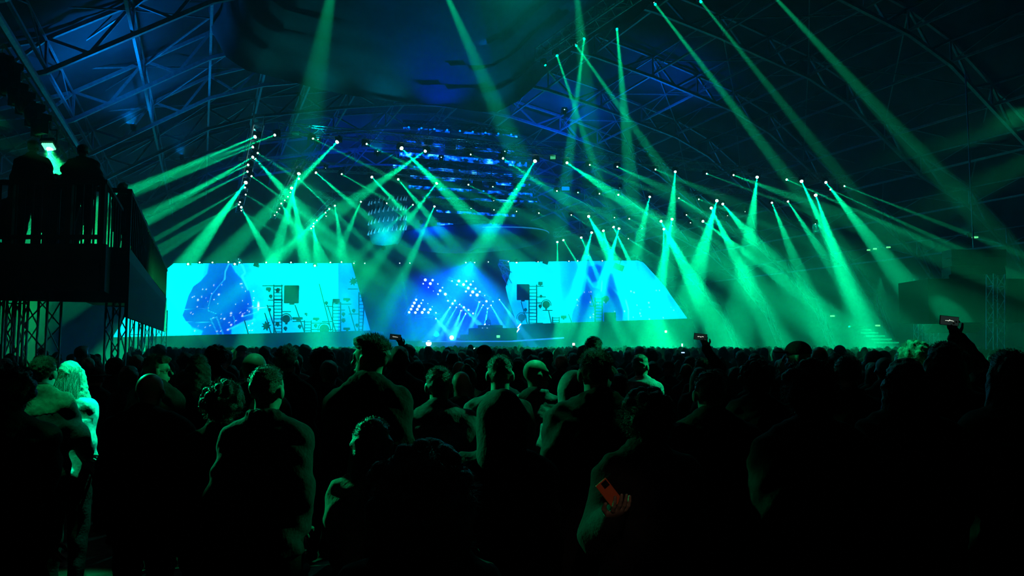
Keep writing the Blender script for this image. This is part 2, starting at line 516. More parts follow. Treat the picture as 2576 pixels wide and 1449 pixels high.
# small lamps added to light the lower rim of the canopy
for x, ty, E_, c, n in ((640, 180, 60, (0, .5, .55), 'far left part'), (800, 205, 110, (0, .5, .6), 'left part'), (950, 235, 110, (0, .4, .75), 'left middle part'), (1110, 250, 230, (0, .02, 1), 'middle'), (1270, 235, 110, (0, .35, .8), 'right part'), (1420, 130, 60, (0, .3, .9), 'far right part')):
    wash(P(x, ty + 150, 41.5), P(x, ty - 30, 37), E_ * (4 if c[1] < .1 else 3), c, 72, 'small uplight below the %s of the canopy rim' % n, scale=.9)
# ------------------------------------------------------------------ round light rig with blue strips behind the front truss
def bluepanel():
    m = bpy.data.materials.new('blue_painted_glow_strip'); m.use_nodes = True; nt = m.node_tree; b = nt.nodes['Principled BSDF']
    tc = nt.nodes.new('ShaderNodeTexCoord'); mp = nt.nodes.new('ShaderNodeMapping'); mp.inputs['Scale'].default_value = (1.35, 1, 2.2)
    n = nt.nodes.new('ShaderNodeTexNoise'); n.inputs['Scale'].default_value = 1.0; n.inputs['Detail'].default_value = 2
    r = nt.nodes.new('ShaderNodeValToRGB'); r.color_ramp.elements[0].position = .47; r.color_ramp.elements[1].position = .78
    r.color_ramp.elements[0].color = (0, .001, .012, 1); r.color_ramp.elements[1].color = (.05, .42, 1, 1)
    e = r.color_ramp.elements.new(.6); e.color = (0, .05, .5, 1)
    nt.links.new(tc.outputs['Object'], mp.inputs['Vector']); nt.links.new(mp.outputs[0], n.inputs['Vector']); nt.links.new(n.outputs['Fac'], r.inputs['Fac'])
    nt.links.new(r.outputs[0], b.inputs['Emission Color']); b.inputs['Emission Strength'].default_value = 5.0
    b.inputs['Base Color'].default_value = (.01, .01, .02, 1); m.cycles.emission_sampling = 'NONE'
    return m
M_GLOW_STRIP = bluepanel()  # glow of the lamps, painted as patchy blue emission
ROWS = [(1012, 317, 1302, 338, 5), (1014, 352, 1298, 380, 9), (1002, 383, 1326, 410, 13), (986, 414, 1326, 440, 8), (1030, 440, 1334, 463, 9), (1022, 466, 1340, 487, 8),
        (1060, 492, 1352, 506, 6), (1096, 528, 1300, 540, 6), (1092, 560, 1366, 579, 7)]
drum = empty('round_light_rig', P(1180, 330, 62), (0, 0, 0), 'huge round lighting rig of stacked trusses and blue strips above the stage', 'lighting rig')
O0 = P(1180, 330, 62)
for k, (x0, y0, x1, y1, hgt) in enumerate(ROWS):
    D = 60 + 1.2 * k
    n = 9; arc = []
    for t in np.linspace(0, 1, n):
        arc.append(P(x0 + (x1 - x0) * t, y0 + (y1 - y0) * t, D + 3.0 * (2 * t - 1) ** 2) - O0)
    hz = hgt / 1900 * D
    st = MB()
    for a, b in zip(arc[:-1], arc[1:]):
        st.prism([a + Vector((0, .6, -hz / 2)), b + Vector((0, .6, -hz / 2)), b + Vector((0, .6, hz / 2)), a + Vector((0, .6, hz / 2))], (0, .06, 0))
    st.build('blue_strip', M_GLOW_STRIP, drum)
    tr = MB()
    for dz in (.1 + hz / 2, .45 + hz / 2):
        for dy in (0, .4):
            for a, b in zip(arc[:-1], arc[1:]): tr.bar(a + Vector((0, dy, dz)), b + Vector((0, dy, dz)), .035, 4)
    for a, b in zip(arc[:-1], arc[1:]):
        for q in range(3):
            p0 = a.lerp(b, q / 3); p1 = a.lerp(b, (q + .5) / 3); p2 = a.lerp(b, (q + 1) / 3)
            tr.bar(p0 + Vector((0, 0, .1 + hz / 2)), p1 + Vector((0, 0, .45 + hz / 2)), .02, 3); tr.bar(p1 + Vector((0, 0, .45 + hz / 2)), p2 + Vector((0, 0, .1 + hz / 2)), .02, 3)
    tr.build('ring_truss', M_BLACK, drum)
random.seed(4)
glow = MB(); glow.lathe([(.0, -.05), (.13, -.04), (.15, 0), (.08, .12)], n=10); gm = glow.mesh('lamp', M_LENSD, True)
cnt = 0
for k in (0, 2, 3, 4, 5, 8):
    x0, y0, x1, y1, hgt = ROWS[k]; D = 59.6 + 1.2 * k
    for q in range(9):
        t = (q + .5) / 9; p = P(x0 + (x1 - x0) * t, y0 + (y1 - y0) * t + 2, D)
        o = mob('blue_par_light', gm, None, p); o.scale = (.6, .6, .6); o.rotation_euler = (R_(60), 0, 0)
        tag(o, 'small blue lamp on strip %s of the round rig, %s from the left' % (ORD[k], ORD[q]), 'lamp', 'blue lamps on the round rig')
# hanging speakers and motors before the strips
for k, (x, y, s) in enumerate([(1078, 356, .55), (1133, 372, .85), (1176, 380, .6), (1172, 455, .5), (1201, 462, .75), (1236, 458, .5), (1096, 508, .45), (1181, 515, .5)]):
    p = P(x, y, 57.5); rt = empty('hanging_spotlight', p, (0, 0, 0), 'dark hanging spotlight before the blue strips, %s of eight by height' % ORD[k], 'spotlight', 'dark spotlights before the round rig')
    m = MB(); m.lathe([(.25 * s, .5 * s), (.5 * s, .35 * s), (.55 * s, -.3 * s), (.42 * s, -.5 * s)], n=14); m.build('housing', M_BLACK, rt, True)
    m = MB(); m.box((-.62 * s, 0, .1 * s), (.06, .1, .9 * s)); m.box((.62 * s, 0, .1 * s), (.06, .1, .9 * s)); m.box((0, 0, .6 * s), (1.3 * s, .1, .08)); m.box((0, 0, .6 * s + .5), (.06, .06, 1.0)); m.build('yoke', M_BLACK, rt)
# curved hull under the rig
M_HULL = mat('dull_blue_hull', (.01, .02, .16), .7, 0, noise=(.4, .3), bump=(.8, .3))
def hull():
    V = []; Q = []; n = 48; prof = [(1.0, 0), (.985, -.28), (.93, -.5), (.8, -.75), (.6, -.95), (.35, -1.08), (.05, -1.14)]
    c = P(1190, 598, 68); rx = 200 / 1900 * 68 * .93; ry = 5.5
    prof2 = [(1.0, .35), (1.02, .15)] + prof
    for r, z in prof2:
        for i in range(n):
            t = 2 * math.pi * i / n; V.append((c.x + rx * r * math.cos(t), c.y + ry * r * math.sin(t), c.z + z * .95 + .2 * math.cos(t)))
    for k in range(len(prof2) - 1):
        for i in range(n):
            j = (i + 1) % n; Q.append((k * n + i, k * n + j, (k + 1) * n + j, (k + 1) * n + i))
    o = mob('rig_hull', npmesh('rig_hull', np.array(V), np.array(Q), M_HULL)); tag(o, 'smooth curved hull glowing blue under the round light rig', 'hull')
    s = o.modifiers.new('t', 'SOLIDIFY'); s.thickness = .08
    m = MB(); pts = [(c.x + rx * 1.03 * math.cos(t), c.y + ry * 1.03 * math.sin(t), c.z + .4 * math.cos(t)) for t in np.linspace(1.55 * math.pi, 2.02 * math.pi, 24)]
    m.tube([Vector(p) - Vector((0, 0, 0)) for p in pts], .05, 5); rr = m.build('rim_strip', mat('blue_led_tape', (.02, .02, .05), emit=(.02, .35, 1), es=.6), o)
hull()
wash(P(1060, 560, 60), P(1080, 600, 67), 2.5e3, (0, .02, 1), 120, 'added blue light on the left of the hull')  # lamps added to bring blue light onto the hull
wash(P(1240, 560, 60), P(1230, 605, 67), 1.6e3, (0, .12, 1), 120, 'added blue light on the right of the hull')
# ribbed scoop left of the rig
def scoop():
    c = P(972, 562, 62); rt = empty('ribbed_scoop', c, (0, 0, 0), 'ribbed shell hanging left of the round rig with four rows of pale teeth', 'set piece')
    V = []; Q = []; n = 20
    for i in range(n):
        a = -math.pi * .85 + math.pi * 1.0 * i / (n - 1)
        for j in range(12):
            z = 1.9 - 3.7 * j / 11; k = 1 - .35 * max(0, -z / 1.8) ** 2 - .12 * max(0, z / 1.9)
            V.append((1.55 * k * math.cos(a) + .25 * z * .3, 1.2 * k * math.sin(a), z + .12 * math.cos(a * 2)))
    for i in range(n - 1):
        for j in range(11): Q.append((i * 12 + j, (i + 1) * 12 + j, (i + 1) * 12 + j + 1, i * 12 + j + 1))
    o = mob('shell', npmesh('shell', np.array(V), np.array(Q), mat('shell_grey', (.16, .2, .22), .5)), rt); s = o.modifiers.new('t', 'SOLIDIFY'); s.thickness = .1
    mt = mat('teeth_led', (.3, .35, .4), .4, emit=(.05, .35, .6), es=.55)
    for row in range(4):
        m = MB(); z = 1.35 - row * .82
        for i in range(11):
            a = -math.pi * .8 + math.pi * .72 * i / 10; r = 1.68
            x, y = r * math.cos(a), 1.35 * math.sin(a)
            m.bar((x, y, z + .05 * i), (x + .12, y - .03, z + .40 + .05 * i), .085, 6, .015)
        m.build('tooth_row', mt, rt)
scoop()
wash(P(965, 625, 58), P(975, 595, 62), 1.6e3, (0, .6, .9), 110, 'added teal light under the ribbed scoop')  # lamp added to light the shell from beneath
# ------------------------------------------------------------------ screens
def poly_d(X, Y, poly):
    """signed distance to a polygon, negative inside"""
    d = np.full(X.shape, 1e9); inside = np.zeros(X.shape, bool); n = len(poly)
    for i in range(n):
        x0, y0 = poly[i]; x1, y1 = poly[(i + 1) % n]; ex, ey = x1 - x0, y1 - y0
        t = np.clip(((X - x0) * ex + (Y - y0) * ey) / (ex * ex + ey * ey + 1e-9), 0, 1)
        d = np.minimum(d, np.hypot(X - x0 - t * ex, Y - y0 - t * ey))
        c = ((y0 > Y) != (y1 > Y)) & (X < (x1 - x0) * (Y - y0) / (y1 - y0 + 1e-12) + x0); inside ^= c
    return np.where(inside, -d, d)
def noise2(X, Y, s, seed):
    r = np.random.RandomState(seed); out = 0
    for o in range(4):
        for _ in range(3):
            a = r.uniform(0, 6.28); f = s * 2 ** o * r.uniform(.6, 1.4); out = out + np.sin(X * f * math.cos(a) + Y * f * math.sin(a) + r.uniform(0, 6.28)) / 2 ** o
    return out / 4
def mix(C, c, a): return C * (1 - a[..., None]) + np.array(c) * a[..., None]
def screen(label, left, right, Y0, x0, Y1, x1, nx, ny, paint, name):
    """left / right: outlines (x,y) from top to bottom; the screen plane recedes from Y0 at x0 to Y1 at x1"""
    ly = [p[1] for p in left]; lx = [p[0] for p in left]; ry = [p[1] for p in right]; rx = [p[0] for p in right]
    PX = np.zeros((ny + 1, nx + 1)); PY = np.zeros_like(PX)
    for j in range(ny + 1):
        t = j / ny
        for i in range(nx + 1):
            s = i / nx; y = (ly[0] + (ly[-1] - ly[0]) * t) * (1 - s) + (ry[0] + (ry[-1] - ry[0]) * t) * s
            a = np.interp(ly[0] + (ly[-1] - ly[0]) * t, ly, lx); b = np.interp(ry[0] + (ry[-1] - ry[0]) * t, ry, rx)
            PX[j, i] = a + (b - a) * s; PY[j, i] = y
    V = np.zeros((ny + 1, nx + 1, 3))
    for j in range(ny + 1):
        for i in range(nx + 1):
            x = PX[j, i]; # intersect the ray with the vertical screen plane through the two ends
            r = (x - 1288) / F; A = P(x0, 870, Y0); B = P(x1, 870, Y1)
            ax, ay, bx, by = A.x, A.y, B.x, B.y
            tt = (ax - r * ay * 1.0) ; k = (r * (by - ay) - (bx - ax)); s = tt / k if abs(k) > 1e-9 else 0
            D = ay + s * (by - ay)
            V[j, i] = P(x, PY[j, i], D)
    idx = np.arange((ny + 1) * (nx + 1)).reshape(ny + 1, nx + 1)
    Q = np.stack([idx[1:, :-1].ravel(), idx[1:, 1:].ravel(), idx[:-1, 1:].ravel(), idx[:-1, :-1].ravel()], 1)
    me = npmesh('picture', V.reshape(-1, 3), Q, None, False)
    col = paint(PX, PY); ca = me.color_attributes.new('Col', 'FLOAT_COLOR', 'POINT')
    ca.data.foreach_set('color', np.concatenate([col.reshape(-1, 3), np.ones((col.size // 3, 1))], 1).astype(np.float32).ravel())
    m = bpy.data.materials.new('led_picture'); m.use_nodes = True; nt = m.node_tree; b = nt.nodes['Principled BSDF']
    at = nt.nodes.new('ShaderNodeAttribute'); at.attribute_name = 'Col'; nt.links.new(at.outputs['Color'], b.inputs['Emission Color'])
    b.inputs['Emission Strength'].default_value = SCR_GAIN; b.inputs['Base Color'].default_value = (.01, .01, .01, 1); m.cycles.emission_sampling = 'NONE'
    me.materials.append(m)
    rt = mob(name, None) if False else empty(name, (0, 0, 0), (0, 0, 0), label, 'screen')
    o = mob('picture', me, rt)
    # cabinet behind
    outl = [Vector(V[0, 0]), Vector(V[0, -1])] + [Vector(V[j, -1]) for j in range(4, ny + 1, 4)] + [Vector(V[ny, 0])] + [Vector(V[j, 0]) for j in range(ny - 4, 0, -4)]
    cb = MB(); cb.prism([p + Vector((0, .06, 0)) for p in outl], (0, .3, 0)); cb.build('cabinet', M_BLACK, rt)
    return rt
SCR_GAIN = 2.0
def Z3(l): return [(380 + a / 4.155, 640 + b / 4.155) for a, b in l]
def paintL(X, Y):
    C = np.zeros(X.shape + (3,)); C[:] = (0, .95, 1.0)
    n = noise2(X, Y, .035, 3)
    C = mix(C, (0, .16, .9), np.clip((X - 846) / 6, 0, 1) * .9)
    C = mix(C, (0, .42, 1), np.clip((340 - X) / 60, 0, 1) * .7 + 0 * X)
    C = mix(C, (0, .35, 1), np.clip(1 - poly_d(X, Y, Z3([(580, 95), (1000, 95), (1180, 380), (1180, 560), (1060, 700), (1600, 640), (1700, 850), (400, 850)])) / 9, 0, 1) * .75)
    fig = Z3([(325, 640), (345, 580), (385, 440), (440, 330), (520, 270), (580, 200), (605, 80), (820, 80), (880, 190), (960, 280), (1030, 390), (1055, 500), (1070, 640), (1060, 690), (900, 735), (840, 770), (835, 860), (520, 860), (540, 800), (430, 765), (360, 700)])
    d = poly_d(X, Y, fig)
    C = mix(C, (0, .05, .68), np.clip(.5 - d / 3.0 + n * .5, 0, 1))
    C = mix(C, (0, .025, .55), np.clip(-d / 22, 0, 1) * .8)
    for pl, wd in (([(815, 95), (775, 180), (770, 260)], 2.2), ([(770, 260), (690, 350), (630, 430), (600, 540), (600, 590), (680, 620)], .8), ([(940, 95), (985, 190), (950, 230), (1010, 370)], 1.8), ([(360, 705), (640, 712)], .8), ([(960, 650), (1060, 620), (1125, 590), (1115, 490)], 1.4), ([(820, 780), (960, 710), (1080, 680)], 2.2), ([(625, 675), (685, 655), (755, 840)], .8), ([(860, 645), (875, 700), (872, 740)], .8), ([(620, 670), (700, 840)], .8)):
        pts = Z3(pl); dd = np.full(X.shape, 1e9)
        for (a, b), (c, e) in zip(pts[:-1], pts[1:]):
            t = np.clip(((X - a) * (c - a) + (Y - b) * (e - b)) / ((c - a) ** 2 + (e - b) ** 2), 0, 1); dd = np.minimum(dd, np.hypot(X - a - t * (c - a), Y - b - t * (e - b)))
        C = mix(C, (.02, .8, .95), np.clip(1.3 - dd / wd + n * .3, 0, 1) * .5)
    r = np.random.RandomState(5)
    for k in range(60):
        a = r.uniform(480, 640); b = 705 + 130 * r.uniform(0, 1) ** .7; s = r.choice([.9, 1.2, 2.0], p=[.5, .35, .15])
        C = mix(C, (.7, 1, 1), np.clip(1.5 - np.hypot(X - a, Y - b) / s, 0, 1) * .9)
    C = mix(C, (.8, 1, 1), np.clip(1.6 - np.hypot((X - 650), (Y - 770) / 4) / 2, 0, 1))
    return C
SCR_L = screen('long left led screen showing a dark blue figure on cyan', [(437, 662.5), (417, 679), (416, 779), (325, 781), (283, 849)], [(884, 662), (895, 700), (931, 831)], 72, 415, 79, 905, 300, 84, paintL, 'led_screen')
def Z5(l): return [(1250 + a / 4.684, 600 + b / 4.684) for a, b in l]
def paintR(X, Y):
    C = np.zeros(X.shape + (3,)); C[:] = (0, .75, 1.0)
    n = noise2(X, Y, .03, 8)
    C = mix(C, (0, .28, .95), np.clip((X - 1395) / 40, 0, 1) * np.clip((1612 - X) / 6, 0, 1) * .75)
    C = mix(C, (0, .24, .85), np.clip((1330 - X) / 6, 0, 1) * np.clip((Y - 735) / 30, 0, 1) * .8)
    for pl, c, s, k in (([(900, 860), (960, 720), (1040, 620), (1060, 480), (1130, 580), (1250, 600), (1340, 560), (1430, 680), (1490, 850), (1480, 975), (870, 985)], (0, .035, .6), 4, 1),
                     ([(1080, 330), (1180, 300), (1240, 330), (1210, 500), (1120, 520), (1070, 420)], (0, .03, .6), 5, 1), ([(1270, 420), (1380, 400), (1420, 620), (1260, 600)], (0, .10, .75), 8, .8)):
        C = mix(C, c, np.clip(.6 - poly_d(X, Y, Z5(pl)) / s + n * .5, 0, 1) * k)
    C = mix(C, (0, .22, .95), np.clip(1 - poly_d(X, Y, Z5([(1680, 260), (1720, 280), (2245, 940), (2150, 945), (1985, 640)])) / 5, 0, 1) * .6)
    for pl, wd in (([(1520, 730), (1550, 840), (1550, 960)], 1.6), ([(1240, 500), (1230, 620)], 1)):
        pts = Z5(pl); dd = np.full(X.shape, 1e9)
        for (a, b), (c, e) in zip(pts[:-1], pts[1:]):
            t = np.clip(((X - a) * (c - a) + (Y - b) * (e - b)) / ((c - a) ** 2 + (e - b) ** 2), 0, 1); dd = np.minimum(dd, np.hypot(X - a - t * (c - a), Y - b - t * (e - b)))
        C = mix(C, (.05, .9, 1), np.clip(1.3 - dd / wd + n * .3, 0, 1))
    r = np.random.RandomState(9)
    for k in range(34):
        a = r.uniform(1450, 1700); b = r.uniform(730, 806)
        C = mix(C, (.6, 1, 1), np.clip(1.4 - np.hypot(X - a, Y - b) / r.choice([.8, 1.3]), 0, 1) * .9)
    return C
SCR_R = screen('right led screen with slanted right end showing a dark blue figure', [(1280, 659), (1284, 685), (1272, 723), (1278, 749), (1301, 816)], [(1604, 655.5), (1618, 660), (1645, 689), (1674, 723), (1729, 801)], 85, 1290, 92, 1729, 280, 76, paintR, 'led_screen')
# ------------------------------------------------------------------ set pieces before the screens
M_SET = mat('set_piece_paint', (.02, .03, .03), .7, noise=(5, .3))
def depthL(x): return 72 + (x - 415) / 490 * 7 - 1.6
def depthR(x): return 85 + (x - 1290) / 439 * 7 - 1.8
def bar2(m, x0, y0, x1, y1, D, wpx):
    m.bar(P(x0, y0, D), P(x1, y1, D), wpx / 1900 * D / 2 * 1.2, 6); return m
def rel(m, o):
    m.v = [tuple(Vector(v) - o) for v in m.v]; return m
def ladder(x0, y0, x1, y1, D, n, label, lean=0):
    o = P((x0 + x1) / 2, y1, D); rt = empty('ladder_tower', o, (0, 0, 0), label, 'ladder tower', 'lattice ladder towers before the screens')
    for x, xt in ((x0, x0), (x1, x1 + lean)):
        for dy in (0, .8):
            m = MB(); bar2(m, xt if lean and x == x1 else x, y0, x + (0 if not lean or x == x0 else -lean * .0) + (lean if False else 0), y1, D + dy, 2.6); rel(m, o).build('rail', M_SET, rt)
    for k in range(n):
        t = (k + .5) / n; y = y0 + (y1 - y0) * t; m = MB()
        xr = x1 + lean * (1 - t)
        bar2(m, x0, y, xr, y, D, 1.7); m.bar(P(x0, y, D), P(x0, y, D + .8), .03, 4); m.bar(P(xr, y, D), P(xr, y, D + .8), .03, 4)
        rel(m, o).build('rung', M_SET, rt)
    return rt
def disc(x, y, r, D, label, ring=0, base=None):
    o = P(x, y, D); s = D / 1900; rt = empty('round_spotlight', o, (0, 0, 0), label, 'spotlight', 'round set lamps before the screens')
    M = Matrix.Rotation(R_(90), 3, 'X')
    m = MB(); m.lathe([(r * s * .6, -.5 * r * s), (r * s, -.2 * r * s), (r * s, .2 * r * s), (r * s * .8, .35 * r * s)], M=M, n=20); m.build('drum', M_SET, rt, True)
    if ring:
        m = MB(); m.tube([Vector((ring * s * math.cos(t), 0, ring * s * math.sin(t))) for t in np.linspace(-.3, math.pi + .3, 22)], .05, 5); m.build('yoke', M_SET, rt)
    m = MB(); m.box((0, .1, -r * s * 1.15), (r * s * .5, .2, r * s * .5)); m.build('clamp', M_SET, rt)
def boxp(x0, y0, x1, y1, D, label, name='lamp_box', cat='lamp'):
    a = P(x0, y1, D); b = P(x1, y0, D); o = (a + b) / 2; rt = empty(name, o, (0, 0, 0), label, cat)
    m = MB(); m.box((0, 0, 0), (b.x - a.x, .35, b.z - a.z)); ob = m.build('housing', M_SET, rt); bv = ob.modifiers.new('b', 'BEVEL'); bv.width = .04
    m = MB(); m.box((0, .2, -(b.z - a.z) / 2 - .06), ((b.x - a.x) * .3, .3, .14)); m.build('bracket', M_SET, rt)
def star(x, y, r, D, label):
    o = P(x, y, D); s = D / 1900 * r; pts = []
    for k in range(16):
        q = s * (1.1 if k % 2 == 0 else .55); t = math.pi * k / 8 + .2; pts.append(Vector((q * math.cos(t), 0, q * math.sin(t))))
    m = MB(); m.prism([p + Vector((0, -.15, 0)) for p in pts], (0, .3, 0)); ob = m.build('star_prop', M_SET); ob.location = o
    tag(ob, label, 'star prop', 'spiky star props before the left screen')
def pole(x0, y0, x1, y1, D, w_, label):
    o = P(x1, y1, D); m = MB(); bar2(m, x0, y0, x1, y1, D, w_); ob = rel(m, o).build('leaning_pole', M_SET); ob.location = o
    tag(ob, label, 'pole', 'leaning poles before the screens')
def hbar(x0, x1, y, D, w_, label):
    o = P(x0, y, D); m = MB(); bar2(m, x0, y, x1, y, D, w_); ob = rel(m, o).build('cross_bar', M_SET); ob.location = o
    tag(ob, label, 'bar', 'cross bars of the set towers')
ladder(689, 716, 709, 839, depthL(700), 15, 'tall lattice ladder tower left of the black board')
ladder(766, 806, 783, 836, depthL(775), 4, 'short ladder tower right of the black board')
ladder(837, 760, 857, 835, depthL(846), 9, 'ladder tower near the right end of the left screen')
ladder(903, 735, 912, 834, depthL(905), 11, 'leaning ladder tower at the slanted end of the left screen', 6)
ladder(1331, 716, 1350, 817, depthR(1340), 12, 'tall ladder tower at the left of the right screen')
ladder(1390, 797, 1407, 814, depthR(1400), 3, 'very short ladder frame before the right screen')
ladder(1497, 748, 1515, 811, depthR(1505), 8, 'faint ladder tower before the figure on the right screen')
boxp(715, 718, 752, 763, depthL(730), 'large black board standing beside the tall left ladder tower', 'black_board', 'board')
boxp(1300, 715, 1331, 755, depthR(1315), 'large dark board left of the right ladder tower', 'black_board', 'board')
boxp(1520, 786, 1549, 812, depthR(1530), 'dark square box low before the right screen', 'set_box', 'box')
for x0, y0, x1, y1, l in ((670, 723, 681, 731, 'small box lamp high left of the tall left ladder'), (736, 798, 761, 804, 'wide box lamp below the black board'), (788, 799, 803, 805, 'wide box lamp over the short ladder'), (837, 752, 855, 762, 'square box lamp on top of the third left ladder'), (864, 750, 881, 756, 'box lamp right of the third left ladder'), (864, 824, 881, 830, 'box lamp low at the right end of the left screen'), (767, 787, 773, 792, 'tiny box lamp above the short ladder')):
    boxp(x0, y0, x1, y1, depthL(x0), l)
for x0, y0, x1, y1, l in ((1354, 709, 1365, 717, 'box lamp on top of the right ladder tower'), (1411, 794, 1425, 801, 'box lamp low before the right screen')):
    boxp(x0, y0, x1, y1, depthR(x0), l)
for x, y, r, ring, l in ((681, 745, 4.5, 0, 'small round lamp left of the tall left ladder'), (678, 779, 4.2, 0, 'small round lamp halfway up left of the tall left ladder'), (720, 802, 10, 13, 'big round lamp in a yoke below the black board'), (698, 815, 4.8, 0, 'small round lamp on the foot of the tall left ladder'), (718, 826, 4.6, 0, 'small round lamp under the big round lamp'), (754, 821, 4.6, 0, 'small round lamp beside the leaning pole'), (794, 819, 4.4, 0, 'small round lamp right of the short ladder'), (816, 828, 12, 16, 'biggest round lamp low before the left screen'), (821, 762, 4.4, 0, 'small round lamp beside the long leaning pole'), (864, 790, 4.6, 0, 'small round lamp right of the third left ladder'), (890, 781, 4.6, 0, 'small round lamp before the pale right end of the left screen'), (898, 818, 4.4, 0, 'small round lamp low at the slanted screen end')):
    disc(x, y, r, depthL(x), l, ring)
for x, y, r, ring, l in ((1374, 766, 9.5, 12, 'big round lamp in a yoke right of the right ladder tower'), (1361, 745, 3.6, 0, 'small round lamp high right of the right ladder tower'), (1359, 770, 4.4, 0, 'small round lamp beside the big lamp of the right screen'), (1322, 779, 4.2, 0, 'small round lamp below the right dark board'), (1312, 799, 9.5, 12, 'big round lamp low left of the right ladder tower'), (1524, 752, 8, 0, 'round lamp before the figure on the right screen')):
    disc(x, y, r, depthR(x), l, ring)
star(670, 820, 11, depthL(670), 'spiky star prop low before the left screen'); star(889, 708, 10, depthL(889), 'spiky star prop high at the slanted end of the left screen'); star(699, 730, 6, depthL(699) - .5, 'small spiky star on top of the tall left ladder'); star(864, 806, 6.5, depthL(864), 'small spiky star beside the third left ladder')
for q in ((742, 767, 766, 836, 'leaning pole from the black board to the short ladder'), (672, 767, 695, 839, 'leaning pole crossing the foot of the tall left ladder'), (666, 787, 682, 839, 'short leaning pole behind the low star prop'), (615, 806, 625, 842, 'short leaning pole at the feet of the left figure'), (803, 714, 833, 832, 'longest leaning pole before the left screen'), (824, 768, 845, 834, 'leaning pole touching the third left ladder'), (877, 770, 895, 833, 'leaning pole at the pale right end of the left screen')):
    pole(*q[:4], depthL(q[0]), 2.4, q[4])
for q in ((1311, 759, 1327, 815, 'leaning pole left of the right ladder tower'), (1380, 782, 1387, 813, 'short leaning pole under the big lamp of the right screen'), (1430, 790, 1438, 811, 'thin leaning pole right of the low box lamp'), (1486, 742, 1497, 780, 'leaning pole before the figure on the right screen')):
    pole(*q[:4], depthR(q[0]), 2.0, q[4])
for k, (x0, x1, y, s) in enumerate(((660, 712, 719, 0), (674, 712, 755, 0), (675, 690, 770, 0), (708, 732, 784, 0), (736, 764, 809, 0), (783, 830, 813, 0), (783, 836, 829, 0), (820, 838, 771, 0), (857, 884, 765, 0), (856, 868, 780, 0), (875, 901, 727, 0), (877, 906, 790, 0), (810, 838, 809, 0), (1350, 1367, 720, 1), (1350, 1373, 747, 1), (1350, 1362, 762, 1), (1365, 1390, 781, 1), (1307, 1342, 787, 1), (1340, 1366, 813, 1), (1483, 1500, 770, 1))):
    hbar(x0, x1, y, (depthR if s else depthL)(x0), 2, 'dark cross bar of the %s set, %s by position' % ('right' if s else 'left', ORD[k if not s else k - 13]))
# lights on top edge of screens
for k, (x, y) in enumerate([(475, 664), (504, 660), (536, 660), (576, 659), (592, 664), (604, 660), (645, 666), (671, 660), (704, 660), (733, 660), (771, 660), (793, 668), (832, 660), (860, 659)]):
    s = P(x, y, depthL(x)); big = x in (475, 645, 793, 592)
    moving_head(s, s + Vector((0, -1, -.2)), 'pin bright light on the top edge of the left screen, %s from its left end' % ORD[k], 'small lights along the screen tops', .2, light=False, lens_s=1.0 if big else .7, scale=1.0)
for k, (x, y) in enumerate([(1279, 658), (1300, 657), (1352, 656), (1431, 657), (1453, 656), (1515, 656)]):
    s = P(x, y, depthR(x)); moving_head(s, s + Vector((0, -1, -.2)), 'pin bright light on the top edge of the right screen, %s from its left end' % ORD[k], 'small lights along the screen tops', .2, light=False, lens_s=.7, scale=.9)
for x, y, s_, l in ((1372, 660, 14, 'dark hanging lamp biting into the top of the right screen'), (1556, 672, 26, 'large dark box hanging before the top of the right screen'), (645, 668, 12, 'dark hanging lamp at the top of the left screen')):
    D = (depthR if x > 1200 else depthL)(x); a = P(x, y, D - .5); m = MB(); q = s_ / 1900 * D
    m.box((0, 0, 0), (q, .4, q * .55)); m.box((0, 0, q * .5), (.08, .08, q)); o = m.build('hanging_lamp', M_SET); o.location = a; o.rotation_euler = (0, R_(20), 0); tag(o, l, 'lamp')

# ------------------------------------------------------------------ stage
M_STAGE = mat('stage_black', (.05, .06, .065), .7, noise=(1, .3))
def stage():
    rt = empty('stage', P(1150, 880, 74), (0, 0, 0), 'long black stage with riser front under the screens', 'stage'); o = P(1150, 880, 74)
    L = P(270, 849, 71.5); Rr = P(1740, 802, 93)
    def base(pa, pb, ya, yb, nm, dep):
        m = MB(); a = P(pa[0], pa[1], ya); b = P(pb[0], pb[1], yb); a0 = Vector((a.x, a.y, 0)); b0 = Vector((b.x, b.y, 0))
        m.prism([a0, b0, b, a], (0, dep, 0)); rel(m, o).build(nm, M_STAGE, rt)
    base((262, 849), (940, 832), 68.8, 76.5, 'riser', 6)
    base((1296, 817), (1745, 802), 82.5, 89.5, 'riser', 6)
    base((930, 858), (1310, 856), 69, 72, 'deck', 14)
    m = MB(); a = P(1062, 859.5, 68.6); b = P(1300, 858.5, 68.6); m.bar(a, b, .05, 5); rel(m, o).build('led_edge', mat('edge_led', (.02, .02, .04), emit=(.02, .22, 1), es=1.2), rt)
    m = MB(); a = P(1290, 858, 68.6); b = P(1418, 850, 74); m.bar(a, b, .07, 5); rel(m, o).build('led_edge', MATS['edge_led'], rt)
stage()
